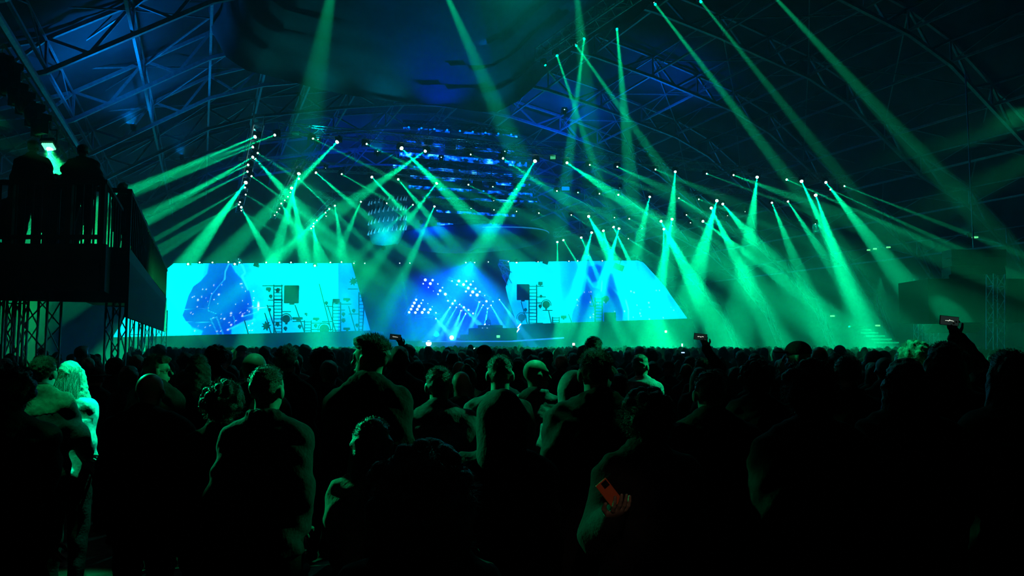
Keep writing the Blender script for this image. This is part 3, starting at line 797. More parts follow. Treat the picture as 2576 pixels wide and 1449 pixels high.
# dj desk, steps and performer
def desk():
    o = P(1240, 856, 72); rt = empty('dj_desk', o, (0, 0, 0), 'dark dj desk block at the middle of the stage', 'desk')
    s = 72 / 1900
    m = MB(); m.box((0, 0, 15 * s), (120 * s, 2.2, 30 * s)); m.build('plinth', M_SET, rt)
    m = MB(); m.box((-6 * s, -.6, 34 * s), (62 * s, 1.2, 7 * s)); m.build('console', M_SET, rt)
    m = MB(); m.box((-68 * s, -.3, 8 * s), (26 * s, 2, 12 * s)); m.box((-76 * s, -.6, 3 * s), (26 * s, 2, 6 * s)); m.build('steps', M_SET, rt)
    m = MB(); m.box((14 * s, -1.25, 9 * s), (8 * s, .1, 6 * s)); m.build('green_lamp', mat('green_lamp', (.02, .1, .02), emit=(.1, 1, .3), es=2), rt)
    for x, z in ((-26, 30), (-16, 27), (62, 30), (58, 18)):
        m = MB(); m.bar((x * s, -.8, z * s), (x * s + .3, -.9, z * s + .4), .05, 5); m.build('light_bar', M_LENSB, rt)
desk()
# round blinders: bright blue-white lamps on curved frames over the stage centre
BL = [(875, 330, 1), (970, 333, .8), (940, 378, 1), (848, 380, .5), (915, 427, .4), (1038, 383, .5), (1098, 430, .5), (1067, 470, .9), (1135, 515, 1), (1040, 515, .6), (980, 475, .3), (1222, 345, .5), (1310, 345, 1), (1407, 348, .7), (1495, 349, .45),
      (1286, 392, .6), (1371, 391, 1), (1463, 391, .8), (1433, 436, 1), (1527, 442, .7), (1402, 480, .7), (1490, 486, 1.1), (1581, 485, .7), (1463, 530, .7), (1547, 526, 1.1), (1646, 533, .4), (756, 587, .8), (733, 629, .95), (710, 670, .9), (690, 710, .9), (666, 750, .85),
      (844, 592, .5), (823, 632, .6), (794, 671, 1), (772, 712, .95), (747, 754, .9), (862, 713, .9), (836, 752, 1), (939, 713, .85), (916, 752, .9), (1013, 757, .5), (908, 636, .3), (965, 676, .3), (1169, 600, .6), (1260, 600, .7), (1229, 637, .8), (1287, 676, .7), (1345, 720, .9), (1405, 755, .9), (1436, 720, .7), (1375, 686, .8), (1315, 637, 1.1),
      (1580, 608, .8), (1668, 607, .8), (1631, 648, .8), (1720, 648, .9), (1686, 688, .9), (1752, 610, .4), (1494, 765, .6), (1605, 690, .3)]
bm = MB(); bm.lathe([(.04, .2), (.15, .16), (.16, 0)], M=Matrix.Rotation(R_(-90), 3, 'X'), n=12); bme = bm.mesh('housing', M_BLACK, True)
lm = MB(); lm.lathe([(.15, 0), (.13, .05), (.07, .09), (.02, .1)], M=Matrix.Rotation(R_(90), 3, 'X'), n=12); lme = lm.mesh('lens', mat('blinder_lens', (.1, .1, .1), .2, emit=(.35, .62, 1), es=5), True)
for k, (x, y, s) in enumerate(BL):
    p = P(900 + x / 5.152, 640 + y / 5.152, 77); a = empty('round_blinder', p, (0, 0, 0), 'bright blue-white round lamp, %s in the %s over the stage' % (ORD[k - max(q for q in (0, 11, 26, 43) if q <= k)], ('upper left string', 'upper right cluster', 'lower left grid', 'middle fan')[[q for q in (0, 11, 26, 43) if q <= k].__len__() - 1]), 'lamp', 'round lamps over the stage centre')
    a.scale = (s * .98,) * 3; mob('housing', bme, a); mob('lens', lme, a)
# frames that carry them
for pts, l in (([(1058, 694), (1135, 752)], 'thin dark lamp frame in the left lamp cluster'), ([(1128, 700), (1235, 752)], 'thin dark lamp frame in the upper lamp cluster'), ([(1020, 792), (1052, 745)], 'steep dark lamp frame in the lower left cluster'), ([(1120, 752), (1200, 795)], 'thin dark lamp frame in the middle cluster'), ([(1195, 750), (1245, 785)], 'thin dark lamp frame right of the middle cluster'), ([(1045, 798), (1110, 792)], 'flat dark lamp frame in the lower left cluster')):
    truss(P(*pts[0], 77.4), P(*pts[1], 77.4), .3, l, 'lamp frames over the stage centre', name='lamp_rack', r=.02, cat='frame')
# narrow white-blue beams on the stage centre
for k, (x, y, ex, ey, w_, I) in enumerate([(1133, 772, 1118, 795, 9, 1), (1149, 771, 1127, 812, 7, 1), (1160, 780, 1152, 805, 10, 1), (1172, 788, 1158, 815, 8, 1), (1155, 764, 1190, 800, 9, 1.4), (1206, 758, 1196, 790, 7, .8), (1216, 766, 1200, 795, 6, .6), (1227, 774, 1221, 812, 7, 1.2), (1234, 766, 1262, 815, 8, 1.3), (1255, 752, 1290, 800, 8, .9), (1095, 800, 1122, 830, 14, .9)]):
    s = P(x, y, 76); moving_head(s, P(ex, ey, 74), 'blue-white stage beam light, %s in the bright fan over the stage' % ORD[k], 'blue beam lights on the stage', I, w_, (.01, .32, 1), blue=True, lens_s=.8, scale=.8)
for k, (x, y, ex, ey, I, sz, l) in enumerate([(1136, 850, 1150, 800, .35, 60, 'very bright floor light shining up on the stage'), (1078, 864, 1110, 845, .3, 60, 'very bright floor light at the left stage front')]):
    s = P(x, y, 70); a = moving_head(s, P(ex, ey, 60), l, None, I, sz, (.03, .4, 1), blue=True, lens_s=2.0 if k == 0 else 2.6, scale=1.0)
# truss cluster between stage centre and right screen
for k, (x0, y0, x1, y1) in enumerate([(1256, 660, 1282, 662), (1262, 672, 1284, 690), (1268, 690, 1282, 715), (1258, 662, 1276, 700)]):
    truss(P(x0, y0, 80), P(x1, y1, 80), .5, 'tangled black truss piece left of the right screen, %s from the top' % ORD[k], 'truss pieces left of the right screen', name='broken_truss', r=.04)
# small screens and panels in the dark
for x0, y0, x1, y1, D, c, e, l in ((1384, 392, 1397, 402, 45, (.05, .55, .25), 1.2, 'small green lit box hanging right of the round rig'), (1413, 471, 1432, 480, 52, (0, .13, .85), 2.2, 'small blue monitor hanging right of the round rig'), (737, 334, 754, 342, 42, (0, .25, .14), .6, 'small dim green box hanging right of the left fan')):
    a = P(x0, y1, D); b = P(x1, y0, D); m = MB(); m.box((0, 0, 0), (b.x - a.x + .1, .3, b.z - a.z + .1)); o = m.build('hanging_monitor', M_BLACK); o.location = (a + b) / 2; tag(o, l, 'monitor')
    m = MB(); m.box((0, -.16, 0), (b.x - a.x, .02, b.z - a.z)); m.build('display', mat('display%d' % x0, (.01, .01, .01), emit=c, es=e), o)
# ------------------------------------------------------------------ right hand side: delay tower and hanging speakers
truss(P(2316, 905, 40), P(2316, 700, 40), .45, 'left leg of the right side scaffold tower', 'scaffold legs on the right', name='scaffold_tower')
truss(P(2345, 905, 40), P(2345, 700, 40), .45, 'second leg of the right side scaffold tower', 'scaffold legs on the right', name='scaffold_tower')
truss(P(2505, 905, 30), P(2505, 690, 30), .45, 'right leg of the dark speaker platform', 'scaffold legs on the right', name='scaffold_tower')
def arr():
    o = P(2450, 640, 36); rt = empty('line_array_speaker', o, (0, 0, 0), 'dark curved line array speaker hanging at the right', 'speaker')
    for k in range(9):
        m = MB(); M = Matrix.Rotation(R_(-4 * k), 3, 'X'); m.box((0, .03 * k * k, -.42 * k), (2.6, .8, .38), M); m.build('speaker_box', M_BLACK, rt)
    m = MB(); m.bar((0, 0, .3), (0, 0, 9), .04, 4); m.build('hanging_chain', M_STEEL, rt)
arr()
o = P(2420, 760, 34); m = MB(); m.box((0, 0, 0), (4.4, 2.5, 1.9)); ob = m.build('scaffold_deck', M_DARK); ob.location = o; tag(ob, 'dark boxed platform behind the crowd on the right', 'platform')
for k, (x, y, D, wd) in enumerate([(2453, 597, 40, 12), (2185, 629, 60, 7), (2201, 626, 60, 8), (2235, 622, 60, 9), (2208, 819, 52, 10), (2094, 795, 58, 10)]):
    m = MB(); m.box((0, 0, 0), (wd / 1900 * D, .15, 3.5 / 1900 * D)); ob = m.build('strip_lamp', mat('strip_green', (.02, .05, .02), emit=(.15, 1, .35), es=1.2)); ob.location = P(x, y, D)
    tag(ob, 'small green strip lamp in the dark right side, %s of six' % ORD[k], 'lamp', 'small strip lamps on the right')
def steps():
    o = P(2215, 862, 50); rt = empty('lit_steps', o, (0, 0, 0), 'green lit steps beyond the crowd on the right', 'steps')
    for k in range(6):
        m = MB(); m.box((-.25 * k + .4, .3 * k, .22 * k), (1.5 - .1 * k, .3, .1)); m.build('step', mat('pale_step', (.2, .2, .2), .6), rt)
steps()
lamp('SPOT', P(2215, 700, 46), P(2215, 850, 50), 4e3, GREEN, None, 30)

# ------------------------------------------------------------------ viewing platform at the left
M_PLAT = mat('platform_black', (.02, .022, .024), .8, noise=(3, .3))
def platform():
    D = 12.6; a = P(-70, 613, D); b = P(258, 613, D); z = a.z
    rt = empty('viewing_platform', (b.x, b.y, 0), (0, 0, 0), 'raised black viewing platform with railing where two people stand', 'platform'); o = Vector((b.x, b.y, 0))
    du = Vector((-math.sin(TA), math.cos(TA), 0)); W_ = b.x - a.x
    m = MB(); m.prism([Vector((0, 0, z)), Vector((0, 0, z)) + du * 2.9, Vector((-W_, 0, z)) + du * 2.9, Vector((-W_, 0, z))], (0, 0, -.28)); m.build('deck', M_PLAT, rt)
    m = MB(); m.box(((a.x + b.x) / 2 - o.x, .04, z - .5), (b.x - a.x - .1, .06, .6)); m.build('skirt', M_DARK, rt)
    zt = P(0, 456, D).z
    for x in (-60, 20, 108, 168, 252):
        p = P(x, 613, D); m = MB(); m.box((p.x - o.x, .05, (z + zt) / 2), (.07, .07, zt - z)); m.build('post', M_PLAT, rt)
    for zz in (zt, z + .12):
        m = MB(); m.box(((a.x + b.x) / 2 - o.x, .05, zz), (b.x - a.x, .06, .07)); m.build('rail', M_PLAT, rt)
    for x in list(range(-52, 250, 21)):
        if any(abs(x - q) < 6 for q in (20, 108, 168, 252)): continue
        p = P(x, 613, D); m = MB(); m.box((p.x - o.x, .05, (z + zt) / 2), (.022, .022, zt - z)); m.build('baluster', M_PLAT, rt)
    # side railing of the near part
    for k in range(6):
        q = du * (.35 + .46 * k); m = MB(); m.bar(q + Vector((0, 0, z)), q + Vector((0, 0, zt)), .015, 4); m.build('baluster', M_PLAT, rt)
    m = MB(); m.bar((0, 0, zt), du * 2.9 + Vector((0, 0, zt)), .045, 4); m.build('rail', M_PLAT, rt)
    m = MB(); m.prism([Vector((0, 0, z)), du * 2.9 + Vector((0, 0, z)), du * 2.9 + Vector((0, 0, z - .8)), Vector((0, 0, z - .8))], (.05, .02, 0)); m.build('skirt', M_DARK, rt)
platform()
def platform2():
    u0, u1, v = 15.2, 31, -1.25; zd = P(330, 636, 14.3).z; zt = P(330, 500, 14.3).z
    o = T(u0, v, -EYE); rt = empty('viewing_platform', o, (0, 0, -(-TA)), 'second raised platform running back towards the left screen', 'platform')
    # local axes: x along v, y along u
    L = u1 - u0
    m = MB(); m.box((-1.2, L / 2, zd - .15), (2.4, L, .3)); m.build('deck', M_PLAT, rt)
    m = MB(); m.box((-1.2, .03, zd - .62), (2.3, .06, .75)); m.box((-.02, L / 2, zd - .75), (.06, L, 1.0)); m.build('skirt', M_DARK, rt)
    for k in range(5):
        m = MB(); m.box((-.04 - .55 * k, .03, (zd + zt) / 2), (.08 if k % 3 == 0 else .03, .06, zt - zd)); m.build('post' if k % 3 == 0 else 'baluster', M_PLAT, rt)
    m = MB(); m.box((-1.2, .03, zt), (2.4, .06, .08)); m.build('rail', M_PLAT, rt)
    m = MB(); m.box((-.03, L / 2, zt), (.06, L, .07)); m.build('rail', M_PLAT, rt)
    for k in range(36):
        m = MB(); m.box((-.03, .3 + L * k / 36, (zd + zt) / 2), (.03, .03, zt - zd)); m.build('baluster', M_PLAT, rt)
    return zd
ZD2 = platform2()
for x, y0, D, wd, l in ((296, 712, 14.2, .26, 'truss leg at the corner of the second platform'), (112, 690, 13.2, .40, 'wide truss leg under the near platform'), (48, 700, 13.0, .22, 'slim truss leg under the near platform'), (8, 690, 13.4, .25, 'truss leg at the frame edge under the near platform'), (345, 778, 22, .25, 'first far truss leg before the left screen'), (372, 778, 26, .26, 'second far truss leg before the left screen'), (402, 780, 29, .4, 'wide far truss leg before the left screen')):
    b = P(x, y0, D); truss((b.x, b.y, 0), b, wd, l, 'truss legs of the viewing platforms', name='support_tower', r=.022, step=.45 if D < 20 else .7)
# green flood over the platform
def flood():
    p = P(124, 366, 19); rt = empty('flood_light', p, (0, 0, 0), 'green led flood light hanging above the left platform', 'flood light')
    m = MB(); M = Matrix.Rotation(R_(-35), 3, 'X'); m.box((0, 0, .05), (.34, .28, .12), M); m.build('housing', M_BLACK, rt)
    m = MB()
    for k in range(6): m.box((-.12 + .048 * k, -.02, -.03), (.03, .2, .05), M)
    m.build('led_bars', mat('flood_led', (.1, .1, .1), emit=(.15, 1, .5), es=1.6), rt)
    m = MB(); m.box((-.19, 0, .2), (.02, .05, .4)); m.box((.19, 0, .2), (.02, .05, .4)); m.box((0, 0, .4), (.4, .05, .02)); m.bar((0, 0, .4), (0, 0, .7), .03, 4); m.build('yoke', M_BLACK, rt)
    lamp('SPOT', p - Vector((0, 0, .15)), p + Vector((.9, -.1, -3)), 4.5e4, (.01, 1, .22), rt, 62, 1, .1)
flood()
for k, (x, y) in enumerate([(18, 215), (42, 240), (60, 262), (84, 292), (30, 190), (100, 318), (6, 170)]):
    p = P(x, y, 18.5); moving_head(p, p + Vector((.2, .3, -1)), 'dark unlit moving light hanging at the upper left, %s of the seven' % ORD[k], 'dark lights at the upper left', .1, light=False, lens_s=.01, scale=1.3)
truss(P(-20, 120, 19), P(170, 400, 21.5), .4, 'dark lighting truss at the upper left above the platform', 'lighting trusses over the stage', r=.03)
# ------------------------------------------------------------------ people: smooth bodies grown from distance fields
def surface_nets(Fd, xs, ys, zs):
    nx, ny, nz = Fd.shape; S = Fd < 0
    cnt = np.zeros((nx - 1, ny - 1, nz - 1), np.int16)
    for i in (0, 1):
        for j in (0, 1):
            for k in (0, 1): cnt += S[i:nx - 1 + i, j:ny - 1 + j, k:nz - 1 + k]
    act = (cnt > 0) & (cnt < 8)
    if not act.any(): return None
    I, J, K = np.nonzero(act); idx = -np.ones(act.shape, np.int64); idx[I, J, K] = np.arange(len(I))
    acc = np.zeros((len(I), 3)); num = np.zeros(len(I))
    cr = [(i, j, k) for i in (0, 1) for j in (0, 1) for k in (0, 1)]
    for a in cr:
        for ax in range(3):
            if a[ax]: continue
            b = list(a); b[ax] = 1
            fa = Fd[I + a[0], J + a[1], K + a[2]]; fb = Fd[I + b[0], J + b[1], K + b[2]]; m = (fa < 0) != (fb < 0)
            t = np.where(m, fa / (fa - fb + 1e-12), 0)
            p = [a[q] + (t if q == ax else 0) for q in range(3)]
            for q in range(3): acc[:, q] += np.where(m, p[q], 0)
            num += m
    acc /= num[:, None]
    V = np.stack([xs[I] + acc[:, 0] * (xs[I + 1] - xs[I]), ys[J] + acc[:, 1] * (ys[J + 1] - ys[J]), zs[K] + acc[:, 2] * (zs[K + 1] - zs[K])], 1)
    Qs = []
    def quads(m, off, flip):
        i, j, k = np.nonzero(m); i += off[0]; j += off[1]; k += off[2]
        return i, j, k, flip
    for ax in range(3):
        sl0 = [slice(None)] * 3; sl1 = [slice(None)] * 3; sl0[ax] = slice(0, -1); sl1[ax] = slice(1, None)
        a = S[tuple(sl0)]; b = S[tuple(sl1)]
        o1, o2 = [q for q in range(3) if q != ax]
        inner = [slice(None)] * 3; inner[o1] = slice(1, -1); inner[o2] = slice(1, -1)
        m = (a != b)[tuple(inner)]; i = list(np.nonzero(m)); i[o1] = i[o1] + 1; i[o2] = i[o2] + 1
        inside = a[tuple(i)]
        def g(d1, d2):
            q = [x.copy() for x in i]; q[o1] = q[o1] - d1; q[o2] = q[o2] - d2; return idx[tuple(q)]
        q = np.stack([g(0, 0), g(1, 0), g(1, 1), g(0, 1)], 1)
        fl = inside if ax != 1 else ~inside
        q[~fl] = q[~fl][:, ::-1]; Qs.append(q)
    Q = np.concatenate(Qs); Q = Q[(Q >= 0).all(1)]
    return V, Q
class SDF:
    def __init__(s, xs, ys, zs): s.xs, s.ys, s.zs = xs, ys, zs; s.F = np.full((len(xs), len(ys), len(zs)), .12)
    def sub(s, lo, hi):
        a = [max(0, np.searchsorted(g, l) - 1) for g, l in zip((s.xs, s.ys, s.zs), lo)]; b = [min(len(g), np.searchsorted(g, h) + 1) for g, h in zip((s.xs, s.ys, s.zs), hi)]
        if any(q <= p for p, q in zip(a, b)): return None
        sl = tuple(slice(p, q) for p, q in zip(a, b))
        X, Y, Z = np.meshgrid(s.xs[sl[0]], s.ys[sl[1]], s.zs[sl[2]], indexing='ij'); return sl, X, Y, Z
    def smin(s, sl, d, k, cut=False):
        f = s.F[sl]
        if cut: d = -d; h = np.maximum(k - abs(f - d), 0) / k; s.F[sl] = np.maximum(f, d) + h * h * k * .25
        else: h = np.maximum(k - abs(f - d), 0) / k; s.F[sl] = np.minimum(f, d) - h * h * k * .25
    def cone(s, a, b, ra, rb, k=.03, ysc=1.0):
        a = np.array(a, float); b = np.array(b, float); R = max(ra, rb) + .1 + k
        r = s.sub(np.minimum(a, b) - R, np.maximum(a, b) + R)
        if r is None: return
        sl, X, Y, Z = r; d = b - a; L = d @ d + 1e-9
        h = np.clip(((X - a[0]) * d[0] + (Y - a[1]) * d[1] + (Z - a[2]) * d[2]) / L, 0, 1)
        s.smin(sl, np.sqrt((X - a[0] - h * d[0]) ** 2 + ((Y - a[1] - h * d[1]) / ysc) ** 2 + (Z - a[2] - h * d[2]) ** 2) - (ra + (rb - ra) * h), k)
    def ell(s, c, r, k=.03, M=None, cut=False):
        c = np.array(c, float); r = np.array(r, float); R = r.max() + .1 + k
        q = s.sub(c - R, c + R)
        if q is None: return
        sl, X, Y, Z = q; X = X - c[0]; Y = Y - c[1]; Z = Z - c[2]
        if M is not None:
            A = np.array(M.transposed()); X, Y, Z = A[0, 0] * X + A[0, 1] * Y + A[0, 2] * Z, A[1, 0] * X + A[1, 1] * Y + A[1, 2] * Z, A[2, 0] * X + A[2, 1] * Y + A[2, 2] * Z
        k0 = np.sqrt((X / r[0]) ** 2 + (Y / r[1]) ** 2 + (Z / r[2]) ** 2); k1 = np.sqrt((X / r[0] ** 2) ** 2 + (Y / r[1] ** 2) ** 2 + (Z / r[2] ** 2) ** 2) + 1e-9
        s.smin(sl, k0 * (k0 - 1) / k1, k, cut)
    def wrinkle(s, amp, f, seed=0):
        X, Y, Z = np.meshgrid(s.xs, s.ys, s.zs, indexing='ij')
        r = np.random.RandomState(seed)
        for _ in range(4):
            a = r.uniform(-1, 1, 3) * f; s.F += amp * np.sin(X * a[0] + Y * a[1] * 1.2 + Z * a[2] * 1.5 + r.uniform(0, 6) + 1.5 * np.sin(Z * f * .3 + X * f * .2))
    def folds(s, amp, z0, seed):
        X, Y, Z = np.meshgrid(s.xs, s.ys, s.zs, indexing='ij'); r = np.random.RandomState(seed + 5); ax = np.abs(X)
        for q in range(3):
            ph = (Z * r.uniform(38, 60) + ax * r.uniform(30, 60) * (1 if q != 1 else -1) + Y * 20 + 1.2 * np.sin(X * 17 + r.uniform(0, 6)) + r.uniform(0, 6))
            w_ = np.clip(.35 + 1.4 * np.maximum(ax - .1, 0) / .15, .2, 1.1) * np.clip(.6 + .6 * np.sin(Z * 9 + X * 5 + q * 2), 0, 1)
            s.F -= amp * w_ * (np.abs(np.sin(ph * .5)) ** 3 - .3)
    def neckfolds(s, amp, z0, seed):
        X, Y, Z = np.meshgrid(s.xs, s.ys, s.zs, indexing='ij'); r = np.sqrt(X ** 2 + (Z - z0) ** 2 + .3 * Y ** 2) + 1e-6; a = np.arctan2(np.abs(X), z0 - Z)
        w_ = np.clip((r - .07) / .05, 0, 1) * np.clip((.3 - r) / .12, 0, 1)
        s.F -= amp * w_ * (np.abs(np.sin(a * 7 + seed + X * 6 + np.sin(r * 25))) ** 4 - .25)
    def mesh(s, name, m, smooth=True):
        s.F[0] = np.maximum(s.F[0], .01); s.F[-1] = np.maximum(s.F[-1], .01)
        s.F[:, 0] = np.maximum(s.F[:, 0], .01); s.F[:, -1] = np.maximum(s.F[:, -1], .01); s.F[:, :, 0] = np.maximum(s.F[:, :, 0], .01); s.F[:, :, -1] = np.maximum(s.F[:, :, -1], .01)
        r = surface_nets(s.F, s.xs, s.ys, s.zs)
        if r is None: return None
        return npmesh(name, r[0], r[1], m, smooth)
def axis(lo, hi, d, f0=None, f1=None, df=None):
    """grid coordinates with step d, refined to df between f0 and f1"""
    if f0 is None: return np.arange(lo, hi + d, d)
    a = list(np.arange(lo, f0, d)) + list(np.arange(f0, f1, df)) + list(np.arange(f1, hi + d, d)); return np.array(a)
SKIN = mat('skin', (.42, .27, .2), .5, noise=(20, .1)); SKIN2 = mat('darker_skin', (.2, .12, .08), .5)
def cloth(n, c): return mat(n, c, .9, noise=(30, .25), bump=(50, .22), spec=.15)
CL = {'black': cloth('black_cloth', (.012, .012, .014)), 'dark': cloth('dark_cloth', (.03, .03, .035)), 'navy': cloth('navy_cloth', (.02, .024, .04)), 'grey': cloth('grey_cloth', (.16, .16, .17)), 'pale': cloth('pale_cloth', (.55, .55, .55)), 'green': cloth('olive_cloth', (.12, .14, .1)), 'denim': cloth('denim_cloth', (.04, .05, .08))}
HAIRM = {'dark': mat('dark_hair', (.012, .01, .009), .45, bump=(160, .5)), 'brown': mat('brown_hair', (.06, .04, .025), .45, bump=(160, .5)), 'blond': mat('blond_hair', (.5, .44, .34), .4, bump=(160, .5))}
def pose_pts(H, pose, wd):
    k = H / 1.75; s = .14 * wd
    J = {'hip': .93 * k, 'sh': 1.42 * k, 'neck': 1.47 * k, 'head': 1.625 * k, 's': s * k}
    def P3(x, y, z): return (x * k, y * k, z * k)
    A = {}
    for sd in (-1, 1):
        p = pose
        if pose == 'phone_r': p = 'phone' if sd > 0 else 'down'
        if pose == 'behind_l': p = 'behind' if sd < 0 else 'down'
        if pose == 'phone_l': p = 'phone' if sd < 0 else 'down'
        sh = (sd * s, 0, 1.385)
        if p == 'down': el = (sd * (s + .03), -.03, 1.13); wr = (sd * (s + .04), .05, .89)
        elif p == 'folded': el = (sd * (s + .075), .02, 1.15); wr = (sd * -.02, .2, 1.18 + .03 * sd)
        elif p == 'pocket': el = (sd * (s + .055), -.07, 1.14); wr = (sd * (s + .02), .08, .96)
        elif p == 'phone': el = (sd * (s + .09), .12, 1.62); wr = (sd * (s - .03), .2, 1.86)
        elif p == 'front': el = (sd * (s + .06), .05, 1.14); wr = (sd * .08, .26, 1.12)
        elif p == 'behind': el = (sd * (s + .1), -.08, 1.16); wr = (sd * (s + .05), -.21, 1.255)
        elif p == 'embrace': el = (sd * (s + .09), .03, 1.19); wr = (sd * (s + .06), .2, 1.05)
        A[sd] = tuple(P3(*q) for q in (sh, el, wr))
    return k, J, A, P3
def hand_mesh(grip):
    """five separate fingers; wrist at the origin, hand along +z, palm facing +y"""
    s = SDF(axis(-.07, .08, .004), axis(-.05, .09, .004), axis(-.04, .21, .004))
    s.cone((0, 0, -.03), (0, 0, .02), .026, .028, .01); s.ell((0, 0, .055), (.04, .017, .05), .015)
    for i, (x, L) in enumerate(((-.03, .062), (-.01, .078), (.011, .072), (.03, .056))):
        b = (x, 0, .09)
        if grip: p1 = (x * 1.1, .012, .09 + L * .45); p2 = (x * 1.1, .04, .09 + L * .62); p3 = (x * 1.1, .058, .09 + L * .45)
        else: p1 = (x * 1.15, .008, .09 + L * .45); p2 = (x * 1.2, .02, .09 + L * .75); p3 = (x * 1.2, .034, .09 + L * .98)
        s.cone(b, p1, .0095, .009, .004); s.cone(p1, p2, .009, .008, .003); s.cone(p2, p3, .008, .0068, .003)
    s.cone((-.028, .004, .03), (-.055, .02, .065), .013, .011, .01); s.cone((-.055, .02, .065), (-.058, .04 if grip else .03, .095), .0105, .008, .004)
    return s.mesh('hand', SKIN)
HAND = {0: hand_mesh(False), 1: hand_mesh(True)}
def strands(name, pts, dirs, L, r, m, seed=0, droop=0, curl=.3):
    rr = np.random.RandomState(seed); n = len(pts); V = []; Q = []
    seg = 4
    for i in range(n):
        p = np.array(pts[i]); d = np.array(dirs[i]) + rr.normal(0, curl, 3); d /= np.linalg.norm(d) + 1e-9; l = L * rr.uniform(.5, 1.2); m0 = len(V)
        u = np.cross(d, (0.3, .5, .8)); u /= np.linalg.norm(u) + 1e-9; v = np.cross(d, u)
        for j in range(seg + 1):
            w_ = r * (1 - .8 * j / seg)
            for t in (0, 2.09, 4.19): V.append(p + w_ * (math.cos(t) * u + math.sin(t) * v))
            p = p + d * l / seg; d = d + rr.normal(0, curl * .6, 3) + np.array((0, 0, -droop)); d /= np.linalg.norm(d)
        for j in range(seg):
            for q in range(3): Q.append((m0 + 3 * j + q, m0 + 3 * j + (q + 1) % 3, m0 + 3 * j + 3 + (q + 1) % 3, m0 + 3 * j + 3 + q))
    return npmesh(name, np.array(V), np.array(Q), m, False)
def person_meshes(H=1.75, pose='down', wd=1.0, hair='short', haircol='dark', top='jacket', topcol='dark', legcol='black', skin=None, yaw=0, tilt=0, roll=0, fine=True, seed=0, bulk=1.0, sleeves=True, hat=None, glasses=False, stance=.1, yoke=False):
    k, J, A, P3 = pose_pts(H, pose, wd); skin = skin or SKIN
    d1, d2 = (.011, .024) if fine else (.02, .036)
    ztop = max(1.86 * k, max(a[2][2] for a in A.values()) + .08); xm = max(abs(a[i][0]) for a in A.values() for i in range(3)) + .12
    yb = .2 if 'behind' not in pose else .34; yf = max(.24, max(a[i][1] for a in A.values() for i in range(3)) + .1)
    xs = axis(-xm, xm, d2, -.13, .13, d1); ys = axis(-yb, yf, d2, -.14, .17, d1); zs = axis(-.02, ztop, d2, 1.40 * k, 1.80 * k, d1)
    hc = Vector((0, .015 * k, 1.635 * k)); M = Matrix.Rotation(-yaw, 3, 'Z') @ Matrix.Rotation(roll, 3, 'Y') @ Matrix.Rotation(tilt, 3, 'X')
    def h(x, y, z): return tuple(hc + M @ (Vector((x, y, z)) * k * 1.0))
    out = {}
    s = SDF(xs, ys, zs)
    def legs(e, s, foot=True):
        for sd in (-1, 1):
            s.cone(P3(sd * .09, 0, .9), P3(sd * (stance + .0), .015, .5), (.088 + e) * k, (.058 + e) * k, .03); s.cone(P3(sd * stance, .015, .5), P3(sd * (stance + .01), -.02, .09), (.056 + e) * k, (.038 + e) * k, .02)
            if foot: s.cone(P3(sd * (stance + .01), -.03, .045), P3(sd * (stance + .03), .15, .035), .042 * k, .034 * k, .02)
    def torso(e, s, w_=1.0):
        s.ell(P3(0, -.005, 1.25), ((.148 * wd + e) * k, (.108 + e) * k, (.25 + e) * k), .04); s.ell(P3(0, 0, 1.05), ((.14 * wd + e) * k, (.1 + e) * k, .2 * k), .06); s.ell(P3(0, -.01, .94), ((.155 + e) * k, (.112 + e) * k, (.12 + e) * k), .06)
        for sd in (-1, 1):
            s.cone(P3(0, -.015, 1.42), A[sd][0], (.062 + e * .7) * k, (.056 + e) * k, .05)
            if e: s.cone(P3(sd * .04, -.035, 1.32), (A[sd][0][0] * .82, A[sd][0][1] - .025, A[sd][0][2] - .11 * k), (.09 + e) * k, (.07 + e) * k, .08); s.cone(P3(0, -.02, 1.5), P3(sd * .14 * wd, -.01, 1.425), (.05 + e * .5) * k, (.036 + e * .6) * k, .06)
    def arms(e, s, wr=True):
        for sd in (-1, 1):
            a, b, c = A[sd]; s.cone(a, b, (.05 + e) * k, (.042 + e) * k, .03)
            if wr: s.cone(b, c, (.041 + e) * k, (.028 + e * .8) * k, .02)
    legs(0, s); torso(0, s); arms(0, s)
    s.cone(P3(0, -.02, 1.44), h(0, -.012, -.05), .062 * k, .056 * k, .03)
    for c, r in (((0, -.012, .03), (.074, .094, .088)), ((0, .02, -.05), (.054, .062, .062)), ((0, .06, -.098), (.024, .022, .018)), ((0, .076, .028), (.046, .016, .012))): s.ell(h(*c), [q * k for q in r], .02, M)
    if fine:
        for sd in (-1, 1): s.ell(h(sd * .03, .096, .008), [q * k for q in (.016, .014, .012)], .01, M, cut=True); s.ell(h(sd * .03, .078, .008), (.012 * k,) * 3, .003)
        s.cone(h(0, .086, .016), h(0, .108, -.024), .009 * k, .015 * k, .008); s.ell(h(0, .088, -.058), [q * k for q in (.023, .012, .007)], .004, M); s.ell(h(0, .085, -.071), [q * k for q in (.02, .012, .007)], .004, M)
    else: s.cone(h(0, .086, .016), h(0, .106, -.024), .01 * k, .016 * k, .01)
    for sd in (-1, 1): s.ell(h(sd * .079, -.008, -.008), [q * k for q in (.013, .026, .034)], .01, M)
    out['body'] = s.mesh('body', skin)
    # trousers and shoes
    zl = axis(-.02, 1.08 * k, d2); s = SDF(axis(-xm, xm, d2), axis(-.18, .24, d2), zl); legs(.017, s, False); s.ell(P3(0, -.01, .94), (.17 * k, .125 * k, .13 * k), .05); s.wrinkle(.0022, 26, seed)
    s.F = np.maximum(s.F, (.055 - s.zs)[None, None, :]); out['trousers'] = s.mesh('trousers', CL[legcol])
    s = SDF(axis(-xm, xm, d2 * .8), axis(-.16, .26, d2 * .8), axis(-.02, .16, d2 * .6))
